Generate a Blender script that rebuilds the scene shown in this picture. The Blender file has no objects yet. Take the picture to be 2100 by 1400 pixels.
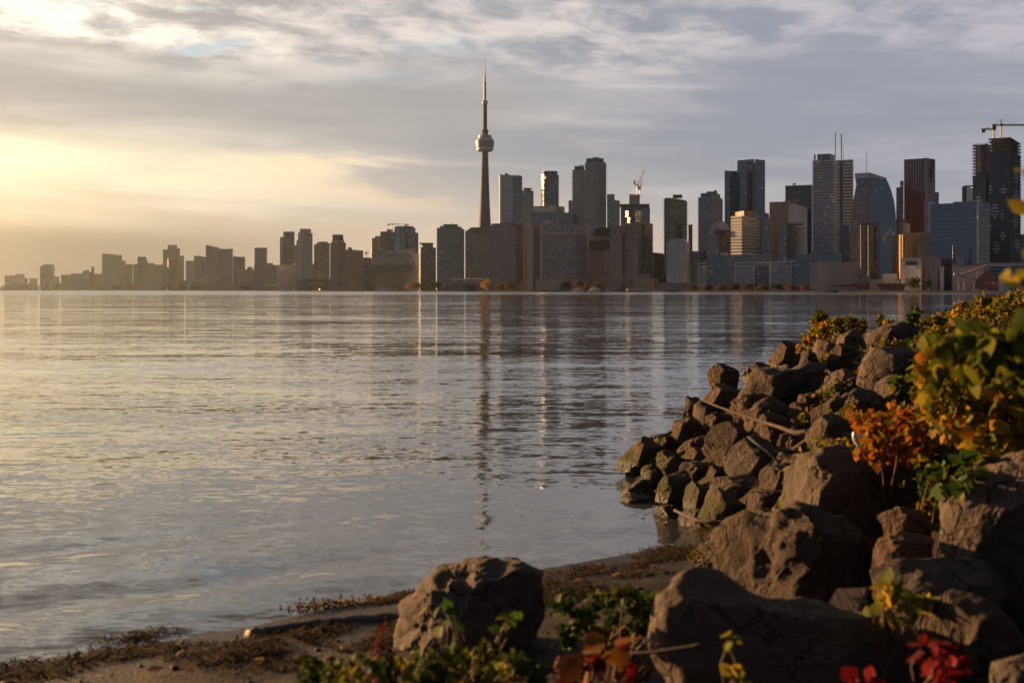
import bpy, bmesh, math, random
import numpy as np
from mathutils import Vector, Matrix
from mathutils import noise as mnoise

R = math.radians
SC = bpy.context.scene
COL = SC.collection
F, CX, HZ, CAMZ = 2333.0, 1050.0, 595.0, 2.0      # focal length in photo pixels, centre column, horizon row, eye height
SUN_AZ, SUN_EL = R(-55), R(8.0)                    # azimuth from the view axis (+Y), negative = left

# ------------------------------------------------------------------ camera
cam = bpy.data.cameras.new('camera')
cam.sensor_width = 36.0
cam.lens = F / 2100 * 36.0
cam.shift_y = -(700 - HZ) / 2100
cam.clip_start, cam.clip_end = 0.1, 60000
cam.dof.use_dof = True
cam.dof.focus_distance = 34
cam.dof.aperture_fstop = 2.6
camo = bpy.data.objects.new('camera', cam)
camo.location = (0, 0, CAMZ)
camo.rotation_euler = (R(90), 0, 0)
COL.objects.link(camo)
SC.camera = camo

# ------------------------------------------------------------------ render settings
SC.view_settings.view_transform = 'Standard'
SC.view_settings.look = 'None'
SC.view_settings.gamma = 1
SC.view_settings.exposure = 1.5
SC.cycles.use_denoising = True
SC.cycles.max_bounces = 6
SC.cycles.diffuse_bounces = 2
SC.cycles.glossy_bounces = 3
SC.cycles.transmission_bounces = 3
SC.cycles.volume_bounces = 0
SC.cycles.sample_clamp_indirect = 4
SC.cycles.use_adaptive_sampling = True
SC.cycles.adaptive_threshold = 0.012


# ------------------------------------------------------------------ node expressions
class E:
    """A node socket (or number) with arithmetic."""
    def __init__(s, nt, v): s.nt, s.v = nt, v
    def _m(s, op, *a):
        n = s.nt.nodes.new('ShaderNodeMath'); n.operation = op
        for i, x in enumerate((s,) + a):
            x = x.v if isinstance(x, E) else x
            if isinstance(x, (int, float)): n.inputs[i].default_value = x
            else: s.nt.links.new(x, n.inputs[i])
        return E(s.nt, n.outputs[0])
    def __add__(s, o): return s._m('ADD', o)
    __radd__ = __add__
    def __sub__(s, o): return s._m('SUBTRACT', o)
    def __rsub__(s, o): return E(s.nt, o)._m('SUBTRACT', s)
    def __mul__(s, o): return s._m('MULTIPLY', o)
    __rmul__ = __mul__
    def __truediv__(s, o): return s._m('DIVIDE', o)
    def __rtruediv__(s, o): return E(s.nt, o)._m('DIVIDE', s)
    def __pow__(s, o): return s._m('POWER', o)
    def __neg__(s): return s * -1.0
    def gt(s, o): return s._m('GREATER_THAN', o)
    def lt(s, o): return s._m('LESS_THAN', o)
    def abs(s): return s._m('ABSOLUTE')
    def fract(s): return s._m('FRACT')
    def floor(s): return s._m('FLOOR')
    def sqrt(s): return s._m('SQRT')
    def exp(s): return s._m('EXPONENT')
    def sin(s): return s._m('SINE')
    def atan2(s, o): return s._m('ARCTAN2', o)
    def max(s, o): return s._m('MAXIMUM', o)
    def min(s, o): return s._m('MINIMUM', o)
    def clamp(s): return s.max(0.0).min(1.0)
    def step(s, a, b):
        n = s.nt.nodes.new('ShaderNodeMapRange'); n.interpolation_type = 'SMOOTHSTEP'
        s.nt.links.new(s.v, n.inputs['Value'])
        n.inputs['From Min'].default_value = a; n.inputs['From Max'].default_value = b
        return E(s.nt, n.outputs['Result'])
    def gauss(s, c, w):
        d = (s - c) / w
        return (-(d * d)).exp()


def sep(nt, sock):
    n = nt.nodes.new('ShaderNodeSeparateXYZ'); nt.links.new(sock, n.inputs[0])
    return [E(nt, o) for o in n.outputs]


def comb(nt, *xyz):
    n = nt.nodes.new('ShaderNodeCombineXYZ')
    for i, x in enumerate(xyz):
        x = x.v if isinstance(x, E) else x
        if isinstance(x, (int, float)): n.inputs[i].default_value = x
        else: nt.links.new(x, n.inputs[i])
    return n.outputs[0]


def noise(nt, vec, scale=1.0, detail=4.0, rough=0.5, dist=0.0, kind='FBM'):
    n = nt.nodes.new('ShaderNodeTexNoise')
    if vec is not None: nt.links.new(vec, n.inputs['Vector'])
    n.inputs['Scale'].default_value = scale; n.inputs['Detail'].default_value = detail
    n.inputs['Roughness'].default_value = rough; n.inputs['Distortion'].default_value = dist
    return E(nt, n.outputs['Fac'])


def mix(nt, f, a, b, mode='MIX'):
    n = nt.nodes.new('ShaderNodeMix'); n.data_type = 'RGBA'; n.blend_type = mode
    n.clamp_factor = True
    for key, x in (('Factor', f), ('A', a), ('B', b)):
        s = [i for i in n.inputs if i.name == key and i.enabled][0]
        x = x.v if isinstance(x, E) else x
        if isinstance(x, (int, float)): s.default_value = x
        elif isinstance(x, tuple): s.default_value = (*x[:3], 1)
        else: nt.links.new(x, s)
    return [o for o in n.outputs if o.enabled][0]


def ramp(nt, f, stops, interp='LINEAR'):
    n = nt.nodes.new('ShaderNodeValToRGB'); n.color_ramp.interpolation = interp
    el = n.color_ramp.elements
    while len(el) < len(stops): el.new(0.5)
    for e, (p, c) in zip(el, stops):
        e.position = p; e.color = (*c, 1)
    nt.links.new(f.v if isinstance(f, E) else f, n.inputs[0])
    return n.outputs[0]


def srgb(r, g, b):
    return tuple((c / 255 / 12.92) if c < 11 else ((c / 255 + 0.055) / 1.055) ** 2.4 for c in (r, g, b))


# ------------------------------------------------------------------ world: Nishita sky under a broken layer of evening cloud
world = bpy.data.worlds.new('World')
SC.world = world
world.use_nodes = True
nt = world.node_tree
nt.nodes.clear()
sky = nt.nodes.new('ShaderNodeTexSky')
sky.sky_type = 'NISHITA'; sky.sun_disc = False
sky.sun_elevation = SUN_EL; sky.sun_rotation = SUN_AZ
sky.air_density = 1.2; sky.dust_density = 2.0
tc = nt.nodes.new('ShaderNodeTexCoord')
x, y, z = sep(nt, tc.outputs['Generated'])
h = (x * x + y * y).sqrt().max(1e-4)
az = x.atan2(y)                                    # 0 straight ahead, negative to the sun's side
t = z / h
zc = z.max(0.0) + 0.075
qx, qy = x / zc, y / zc
big = noise(nt, comb(nt, qx * 0.55, qy * 0.8, 3.1), 1.0, 3, 0.5, 0.3)
fine = noise(nt, comb(nt, qx * 4.2 + qy * 0.9, qy * 4.2 - qx * 1.6, 0.7), 1.0, 8, 0.62, 0.25)
wisp = noise(nt, comb(nt, az * 4.6 + 1.3, t * 34.0 + az * 2.2, 9.2), 1.0, 7, 0.56, 0.35)
bank = noise(nt, comb(nt, az * 2.6 + 4.0, t * 15.0 - az * 1.5, 2.2), 1.0, 5, 0.55, 0.3)
# where the layer glows: near the sun, fading to the right and behind
near = az.gauss(-0.62, 0.62)
mid = az.gauss(-0.35, 1.1)
hi = (t + (big - 0.5) * 0.10 + (wisp - 0.5) * 0.06).step(0.176, 0.206)                           # textured deck overhead
lowb = 1.0 - t.step(0.03, 0.085)
c_deck = (fine * 1.15 + big * 0.35 - 0.20).step(0.36, 0.70)
c_wisp = (wisp * 0.75 + bank * 0.45 - 0.1).step(0.38, 0.66)
cl = c_deck * hi + c_wisp * (1.0 - hi) * 0.58
dark_l, dark_r = srgb(168, 161, 156), srgb(138, 143, 156)
lite_l, lite_c, lite_r = srgb(255, 246, 230), srgb(220, 208, 200), srgb(176, 173, 182)
dark = mix(nt, (az.step(-0.5, 0.25)), dark_l, dark_r)
lite = mix(nt, az.step(-0.40, -0.08), tuple(1.08 * c for c in lite_l), lite_c)
lite = mix(nt, az.step(-0.1, 0.35), lite, lite_r)
cloud = mix(nt, cl, dark, lite)
# gaps that let the blue through, high on the sun's side
nish = nt.nodes.new('ShaderNodeVectorMath'); nish.operation = 'SCALE'
nt.links.new(sky.outputs[0], nish.inputs[0]); nish.inputs['Scale'].default_value = 0.10
gapn = noise(nt, comb(nt, qx * 1.3 + 7.3, qy * 2.9 + 1.7, 4.4), 1.0, 6, 0.6, 0.4)
gap = gapn.step(0.50, 0.62) * hi * az.gauss(-0.24, 0.17) * 0.85
blue = mix(nt, 0.25, srgb(178, 204, 222), nish.outputs[0])
cloud = mix(nt, gap, cloud, blue)
# clear dusty air under the deck: cream by the sun, peach ahead, slate to the right
low_l = mix(nt, t.step(0.035, 0.085), srgb(126, 117, 103), srgb(222, 201, 162))
low_c = mix(nt, t.step(0.0, 0.12), srgb(214, 186, 160), srgb(186, 178, 170))
low_r = mix(nt, t.step(0.0, 0.12), srgb(160, 154, 156), srgb(138, 145, 162))
low = mix(nt, az.step(-0.38, -0.02), low_l, low_c)
low = mix(nt, az.step(-0.02, 0.34), low, low_r)
lowf = (1.0 - t.step(0.040, 0.125)) * (1.0 - c_wisp * 0.62 * t.step(0.04, 0.09))
col = mix(nt, lowf, cloud, low)
# the sun behind thin cloud
g1 = az.gauss(-0.60, 0.26) * t.gauss(0.106, 0.020)
g2 = az.gauss(-0.66, 0.36) * t.gauss(0.110, 0.036)
col = mix(nt, g2 * 0.34, col, srgb(255, 226, 160))
col = mix(nt, g1 * (0.95 - c_wisp * 0.25), col, tuple(1.4 * c for c in srgb(255, 240, 196)))
warm = (wisp * 0.85 + bank * 0.2).step(0.52, 0.66) * t.gauss(0.108, 0.030) * az.gauss(-0.25, 0.20)
col = mix(nt, warm * 0.70, col, srgb(255, 226, 178))
peach = (wisp * 0.8 + bank * 0.25).step(0.50, 0.60) * t.gauss(0.090, 0.014) * az.gauss(-0.06, 0.07)
col = mix(nt, peach * 0.8, col, srgb(244, 204, 156))
# grey shelf of cloud across the left
shelf = t.gauss(0.163, 0.028) * (1.0 - az.step(-0.08, 0.12)) * (0.55 + wisp * 0.6)
col = mix(nt, shelf * 0.92, col, srgb(150, 148, 149))
# dusk sky behind the viewer, unseen, its tones shaped to set the fill light
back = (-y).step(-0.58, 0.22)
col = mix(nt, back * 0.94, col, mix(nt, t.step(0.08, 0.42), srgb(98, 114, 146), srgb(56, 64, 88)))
over = z.step(0.27, 0.46)                            # unseen sky overhead, darkened to cut the fill light
col = mix(nt, (over * 0.88).max(az.step(0.50, 0.95) * 0.65), col, srgb(76, 75, 80))  # the unseen sky far to the right is darkened too, for less fill
col = mix(nt, 0.06, col, nish.outputs[0])
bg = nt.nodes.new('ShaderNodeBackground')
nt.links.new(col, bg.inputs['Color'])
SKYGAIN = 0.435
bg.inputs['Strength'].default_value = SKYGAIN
wo = nt.nodes.new('ShaderNodeOutputWorld')
nt.links.new(bg.outputs[0], wo.inputs['Surface'])

# ------------------------------------------------------------------ sun
sl = bpy.data.lights.new('sun', 'SUN')
sl.energy = 5.0
sl.angle = R(0.6)
sl.color = (1.0, 0.55, 0.23)
so = bpy.data.objects.new('sun', sl)
sd = Vector((math.sin(SUN_AZ) * math.cos(SUN_EL), math.cos(SUN_AZ) * math.cos(SUN_EL), math.sin(SUN_EL)))
so.rotation_euler = (-sd).to_track_quat('-Z', 'Y').to_euler()
so.location = sd * 500
COL.objects.link(so)


# ------------------------------------------------------------------ object helpers
def link(o, parent=None):
    COL.objects.link(o)
    if parent is not None: o.parent = parent
    return o


def tag(o, label=None, cat=None, group=None, kind=None):
    if label: o['label'] = label
    if cat: o['category'] = cat
    if group: o['group'] = group
    if kind: o['kind'] = kind
    return o


def mesh_obj(name, verts, faces, mat, parent=None, smooth=False, loc=(0, 0, 0), rz=0.0):
    me = bpy.data.meshes.new(name)
    me.from_pydata([tuple(v) for v in verts], [], [tuple(f) for f in faces])
    if smooth: me.polygons.foreach_set('use_smooth', [True] * len(me.polygons))
    for m in (mat if isinstance(mat, (list, tuple)) else [mat]): me.materials.append(m)
    o = bpy.data.objects.new(name, me)
    o.location = loc; o.rotation_euler = (0, 0, rz)
    return link(o, parent)


def np_obj(name, V, Fq, mat, parent=None, smooth=True, loc=(0, 0, 0), rz=0.0):
    """Fast mesh from numpy arrays; faces all of one size."""
    me = bpy.data.meshes.new(name)
    n, k = Fq.shape
    me.vertices.add(len(V)); me.vertices.foreach_set('co', np.asarray(V, np.float32).ravel())
    me.loops.add(n * k); me.loops.foreach_set('vertex_index', np.asarray(Fq, np.int32).ravel())
    me.polygons.add(n)
    me.polygons.foreach_set('loop_start', np.arange(0, n * k, k, dtype=np.int32))
    me.polygons.foreach_set('loop_total', np.full(n, k, np.int32))
    me.update(calc_edges=True)
    if smooth: me.polygons.foreach_set('use_smooth', np.ones(n, bool))
    for m in (mat if isinstance(mat, (list, tuple)) else [mat]): me.materials.append(m)
    o = bpy.data.objects.new(name, me)
    o.location = loc; o.rotation_euler = (0, 0, rz)
    return link(o, parent)


def empty(name, loc=(0, 0, 0), label=None, cat=None, group=None):
    o = bpy.data.objects.new(name, None)
    o.empty_display_size = 0.2; o.location = loc
    link(o)
    return tag(o, label, cat, group)


class MB:
    """Collects simple solids into one mesh."""
    def __init__(s): s.v, s.f = [], []
    def add(s, v, f):
        b = len(s.v); s.v += [tuple(p) for p in v]; s.f += [tuple(i + b for i in q) for q in f]; return s
    def box(s, x0, x1, y0, y1, z0, z1):
        return s.add([(x0, y0, z0), (x1, y0, z0), (x1, y1, z0), (x0, y1, z0), (x0, y0, z1), (x1, y0, z1), (x1, y1, z1), (x0, y1, z1)],
                     [(0, 3, 2, 1), (4, 5, 6, 7), (0, 1, 5, 4), (1, 2, 6, 5), (2, 3, 7, 6), (3, 0, 4, 7)])
    def prism(s, plan, z0, z1):
        """plan: list of (x,y) counter-clockwise; z1 a number or one per corner"""
        n = len(plan); zs = z1 if isinstance(z1, (list, tuple)) else [z1] * n
        v = [(x, y, z0) for x, y in plan] + [(x, y, q) for (x, y), q in zip(plan, zs)]
        f = [tuple(reversed(range(n))), tuple(range(n, 2 * n))] + [(i, (i + 1) % n, n + (i + 1) % n, n + i) for i in range(n)]
        return s.add(v, f)
    def lathe(s, prof, n=24, cx=0, cy=0):
        v, f = [], []
        for r, z in prof:
            for k in range(n):
                a = 2 * math.pi * k / n
                v.append((cx + r * math.cos(a), cy + r * math.sin(a), z))
        for j in range(len(prof) - 1):
            for k in range(n):
                k2 = (k + 1) % n
                f.append((j * n + k, j * n + k2, (j + 1) * n + k2, (j + 1) * n + k))
        f.append(tuple(reversed(range(n)))); f.append(tuple(range((len(prof) - 1) * n, len(prof) * n)))
        return s.add(v, f)
    def tube(s, pts, rad, n=6):
        """round bar through pts; rad a number or one per point"""
        pts = [Vector(p) for p in pts]; m = len(pts)
        rs = rad if isinstance(rad, (list, tuple)) else [rad] * m
        v, f = [], []
        for i, p in enumerate(pts):
            d = (pts[min(i + 1, m - 1)] - pts[max(i - 1, 0)]).normalized()
            u = d.cross(Vector((0.13, 0.31, 0.94))).normalized(); w = d.cross(u)
            for k in range(n):
                a = 2 * math.pi * k / n
                v.append(p + (u * math.cos(a) + w * math.sin(a)) * rs[i])
        for i in range(m - 1):
            for k in range(n):
                k2 = (k + 1) % n
                f.append((i * n + k, (i + 1) * n + k, (i + 1) * n + k2, i * n + k2))
        f.append(tuple(range(n))); f.append(tuple(reversed(range((m - 1) * n, m * n))))
        return s.add(v, f)
    def build(s, name, mat, parent=None, loc=(0, 0, 0), rz=0.0, smooth=False):
        return mesh_obj(name, s.v, s.f, mat, parent, smooth, loc, rz)


def new_mat(name):
    m = bpy.data.materials.new(name); m.use_nodes = True
    nt = m.node_tree
    return m, nt, nt.nodes['Principled BSDF']


def plain(name, col, rough=0.7, var=0.25, scale=3.0, metallic=0.0):
    m, nt, p = new_mat(name)
    tc = nt.nodes.new('ShaderNodeTexCoord')
    f = noise(nt, tc.outputs['Object'], scale, 4, 0.6)
    c = mix(nt, f, tuple(v * (1 - var) for v in col), tuple(v * (1 + var) for v in col))
    nt.links.new(c, p.inputs['Base Color'])
    p.inputs['Roughness'].default_value = rough; p.inputs['Metallic'].default_value = metallic
    return m


# ------------------------------------------------------------------ haze over the harbour
def build_haze():
    b = MB().box(-6200, 4200, -70, 9000, -9, 640)
    m = bpy.data.materials.new('haze'); m.use_nodes = True
    nt = m.node_tree; nt.nodes.clear()
    pv = nt.nodes.new('ShaderNodeVolumePrincipled')
    pv.inputs['Color'].default_value = (0.74, 0.90, 1.0, 1)
    pv.inputs['Density'].default_value = 0.000019
    pv.inputs['Anisotropy'].default_value = 0.76
    o = nt.nodes.new('ShaderNodeOutputMaterial')
    nt.links.new(pv.outputs[0], o.inputs['Volume'])
    h = b.build('haze', m)
    tag(h, 'pale golden evening haze over the harbour', 'haze', kind='stuff')


# ------------------------------------------------------------------ near shore: one terrain from a shoreline
SHORE = [(-30, -6), (-9, 3.1), (-2.74, 6.0), (-1.58, 6.75), (-0.74, 7.55), (0.25, 8.2), (1.25, 8.9), (1.50, 9.6), (1.42, 10.6),
         (1.30, 12.6), (1.75, 14.4), (2.6, 16.6), (4.2, 20.5), (7.0, 27.0), (11.5, 36.0), (19.0, 50.0), (34, 72), (80, 110)]


def shore_dist(P):
    """signed distance to the shoreline, positive on land (right of the line, nearer the viewer); P is (n,2)"""
    P = np.asarray(P, float)
    best = np.full(len(P), 1e9); sgn = np.ones(len(P))
    S = np.array(SHORE)
    for a, b in zip(S[:-1], S[1:]):
        d = b - a; L = d @ d
        tt = np.clip(((P - a) @ d) / L, 0, 1)
        q = a + tt[:, None] * d
        r = P - q; dist = np.hypot(r[:, 0], r[:, 1])
        cr = d[0] * (P[:, 1] - a[1]) - d[1] * (P[:, 0] - a[0])
        m = dist < best - 1e-9
        best[m] = dist[m]; sgn[m] = np.where(cr[m] < 0, 1, -1)
    return best * sgn


def fbm2(x, y, octaves=4, seed=0.0, scale=1.0):
    out = np.zeros(len(x)); a = 1.0; f = scale
    for o in range(octaves):
        ph = seed + o * 17.3
        out += a * (np.sin(x * f * 1.7 + np.sin(y * f * 1.3 + ph) * 1.6 + ph) * np.cos(y * f * 1.9 + np.sin(x * f * 1.1 - ph) * 1.4 + 2.1 * ph))
        a *= 0.5; f *= 2.03
    return out


def ground_z(P):
    P = np.atleast_2d(np.asarray(P, float))
    d = shore_dist(P)
    x, y = P[:, 0], P[:, 1]
    rocky = np.clip((x + 0.55 * (y - 9.2) - 0.9) / 1.4, 0, 1)       # 0 on the sand at left, 1 under the boulders
    rocky = rocky * rocky * (3 - 2 * rocky)
    land = np.maximum(d, 0)
    beach = 0.40 * (1 - np.exp(-land * 0.16)) + 0.02 * land
    bank = 1.45 * (1 - np.exp(-land * 0.52)) + 0.035 * np.minimum(land, 14)
    zl = beach * (1 - rocky) + bank * rocky
    zw = np.maximum(d, -12) * 0.16
    z = np.where(d > 0, zl, zw)
    z += fbm2(x, y, 4, 1.3, 1.6) * (0.012 + 0.05 * rocky) * np.clip(d * 2, 0, 1)
    return z


def ray_ground(px, py, ymax=90.0):
    """where the line of sight through a photo pixel meets the shore"""
    kx, kz = (px - CX) / F, (HZ - py) / F
    Y = np.concatenate([np.linspace(2.0, 30, 1400), np.linspace(30.1, ymax, 600)])
    zz = CAMZ + kz * Y
    g = ground_z(np.stack([kx * Y, Y], 1))
    hit = np.nonzero(zz <= np.maximum(g, 0.0))[0]
    Yh = Y[hit[0]] if len(hit) else ymax
    return Vector((kx * Yh, Yh, CAMZ + kz * Yh))


def px_at(px, py, Y):
    return Vector(((px - CX) / F * Y, Y, CAMZ + (HZ - py) / F * Y))


# ------------------------------------------------------------------ setting materials
def mat_water():
    m, nt, p = new_mat('water')
    geo = nt.nodes.new('ShaderNodeNewGeometry')
    x, y, z = sep(nt, geo.outputs['Position'])
    # surface slope straight from noise at several wavelengths (crests lie across the view), calmer and rougher patches between
    calm = noise(nt, comb(nt, x * 0.010, y * 0.028, 2.0), 1.0, 3, 0.5).step(0.36, 0.64)
    calm2 = noise(nt, comb(nt, x * 0.07 + y * 0.05, y * 0.26, 5.0), 1.0, 3, 0.55).step(0.34, 0.68)
    ruf = y.step(430, 620)                              # the far half of the harbour is ruffled by wind
    sx, sy = None, None
    for kx, ky, off, amp, det in ((0.035, 0.16, 1.0, 0.085 + calm * 0.05, 2), (0.16, 0.85, 3.0, 0.075 + calm * 0.07, 2), (0.55, 2.6, 5.0, 0.09 + calm * 0.06 + calm2 * 0.08, 2),
                                  (2.2, 7.5, 7.0, 0.10 + calm2 * 0.20, 2), (8.0, 20.0, 9.0, 0.09 + calm2 * 0.18, 1)):
        n = nt.nodes.new('ShaderNodeTexNoise'); n.inputs['Scale'].default_value = 1.0; n.inputs['Detail'].default_value = det; n.inputs['Roughness'].default_value = 0.5
        nt.links.new(comb(nt, x * kx + y * kx * 0.25 + off, y * ky - x * kx * 0.2, off), n.inputs['Vector'])
        cr, cg, cb = sep(nt, n.outputs['Color'])
        ax, ay = (cr - 0.5) * amp * 0.38, (cg - 0.5) * amp
        sx, sy = (ax, ay) if sx is None else (sx + ax, sy + ay)
    gx, gy, gz = sep(nt, geo.outputs['Normal'])
    k = WAVE * (1.0 + ruf * 1.2)
    nv = nt.nodes.new('ShaderNodeVectorMath'); nv.operation = 'NORMALIZE'
    nt.links.new(comb(nt, gx - sx * k, gy - sy * k, gz), nv.inputs[0])
    nt.links.new(nv.outputs[0], p.inputs['Normal'])
    nt.links.new((0.03 + ruf * 0.20).v, p.inputs['Roughness'])
    p.inputs['Base Color'].default_value = (0.050, 0.052, 0.052, 1)
    p.inputs['IOR'].default_value = 1.5
    return m


WAVE = 0.9


def build_water():
    # rows get wider with distance; real low swells in the near water
    Y = np.concatenate([np.arange(-8, 3.5, 0.5), np.arange(3.5, 30, 0.09), np.geomspace(30, 9500, 76)])
    U = np.concatenate([np.linspace(-1, -0.6, 8)[:-1], np.linspace(-0.6, 0.6, 181), np.linspace(0.6, 1, 8)[1:]])
    W = np.maximum(14, Y * 1.3 + 6)
    W = np.where(Y < 3.5, 14, W)
    X = U[None, :] * W[:, None]
    YY = np.repeat(Y[:, None], len(U), 1)
    P = np.stack([X.ravel(), YY.ravel()], 1)
    d = -shore_dist(P)
    dd = np.clip(d, 0, 40)
    fade = np.clip(dd / 0.5, 0, 1) * np.exp(-np.maximum(dd - 5, 0) / 9.0) * np.clip((1.6 - P[:, 0]) / 2.5, 0, 1) * np.clip((13 - P[:, 1]) / 4, 0, 1)
    wob = fbm2(P[:, 0], P[:, 1], 3, 4.0, 0.33)
    ph = dd * 2 * math.pi / 1.55 + wob * 1.1
    sw = np.sin(ph) + 0.35 * np.sin(2 * ph + 0.8)
    amp = 0.010 * (0.55 + 0.6 * np.clip(fbm2(P[:, 0], P[:, 1], 2, 9.0, 0.4), -0.6, 1.2))
    Z = sw * amp * fade
    V = np.stack([P[:, 0], P[:, 1], Z], 1)
    nr, nc = X.shape
    i = np.arange(nr * nc).reshape(nr, nc)
    Fq = np.stack([i[:-1, :-1], i[:-1, 1:], i[1:, 1:], i[1:, :-1]], -1).reshape(-1, 4)
    tag(np_obj('water', V, Fq, mat_water()), 'calm rippled harbour water', kind='structure')


def mat_ground():
    m, nt, p = new_mat('shore_ground')
    geo = nt.nodes.new('ShaderNodeNewGeometry')
    x, y, z = sep(nt, geo.outputs['Position'])
    pos = geo.outputs['Position']
    n1 = noise(nt, pos, 3.0, 6, 0.6); n2 = noise(nt, pos, 38.0, 4, 0.6); n3 = noise(nt, pos, 130.0, 2, 0.6)
    sand = mix(nt, n1, (0.009, 0.006, 0.004), (0.024, 0.0155, 0.010))
    sand = mix(nt, n2.step(0.56, 0.66) * 0.7, sand, (0.035, 0.022, 0.014))
    sand = mix(nt, n3.step(0.66, 0.74) * 0.6, sand, (0.15, 0.11, 0.08))
    soil = (x * 0.714 + y * 0.393 - 4.26 + (n1 - 0.5) * 0.8).step(0.0, 0.8)
    sand = mix(nt, soil, sand, mix(nt, n2, (0.014, 0.011, 0.007), (0.042, 0.032, 0.020)))
    wet = 1.0 - (z + (n1 - 0.5) * 0.05).step(0.02, 0.12)
    sand = mix(nt, wet * 0.65, sand, (0.03, 0.020, 0.013))
    nt.links.new(sand, p.inputs['Base Color'])
    nt.links.new((0.88 - wet * 0.42).v, p.inputs['Roughness'])
    p.inputs['Specular IOR Level'].default_value = 0.25
    b = nt.nodes.new('ShaderNodeBump'); b.inputs['Strength'].default_value = 0.9; b.inputs['Distance'].default_value = 0.02
    nt.links.new((n1 * 0.8 + n2 * 0.7 + n3 * 0.3).v, b.inputs['Height'])
    nt.links.new(b.outputs[0], p.inputs['Normal'])
    return m


def build_ground():
    def sheet(xs, ys):
        X, Y = np.meshgrid(xs, ys)
        P = np.stack([X.ravel(), Y.ravel()], 1)
        return np.column_stack([P, ground_z(P)]), X.shape
    xs = np.concatenate([np.arange(-14, -5, 0.4), np.arange(-5, 6, 0.06), np.arange(6, 16, 0.25), np.arange(16, 84, 2.0)])
    ys = np.concatenate([np.arange(-14, 2, 0.5), np.arange(2, 14, 0.06), np.arange(14, 36, 0.2), np.arange(36, 116, 2.0)])
    V, (nr, nc) = sheet(xs, ys)
    i = np.arange(nr * nc).reshape(nr, nc)
    Fq = np.stack([i[:-1, :-1], i[:-1, 1:], i[1:, 1:], i[1:, :-1]], -1).reshape(-1, 4)
    keep = (V[Fq, 2].max(1) > -0.9)
    tag(np_obj('beach', V, Fq[keep], mat_ground()), 'dark damp sand of the near shore', kind='structure')
    # lake bed to the horizon, below everything
    bed = MB().box(-9000, 9000, -400, 30000, -6.5, -6)
    tag(bed.build('lake_bed_ground', plain('lake_bed', (0.05, 0.05, 0.045))), 'ground under the lake', kind='structure')


# far shore line as (photo column, distance)
FAR = [(-500, 7200), (-100, 6600), (100, 6100), (400, 4700), (560, 3500), (740, 2480), (900, 2150), (1080, 1820), (1250, 1620), (1420, 1430),
       (1660, 1230), (1900, 1060), (2200, 930), (2700, 800)]


def shoreY(px):
    return float(np.interp(px, [p for p, _ in FAR], [q for _, q in FAR]))


LANDZ = 1.6


def build_far_shore():
    fr = [((p - CX) / F * q, q) for p, q in FAR]
    plan = fr + [(3300, 8200), (-5600, 8300)]
    area = sum(a[0] * b[1] - b[0] * a[1] for a, b in zip(plan, plan[1:] + plan[:1]))
    if area < 0: plan = plan[::-1]
    b = MB().prism(plan, -5, LANDZ)
    sw = plain('seawall', (0.032, 0.030, 0.028), 1.0, 0.4, 0.05)
    sw.node_tree.nodes['Principled BSDF'].inputs['Specular IOR Level'].default_value = 0.0
    tag(b.build('far_shore_ground', sw), 'low far shore with its dark sea wall', kind='structure')


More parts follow.
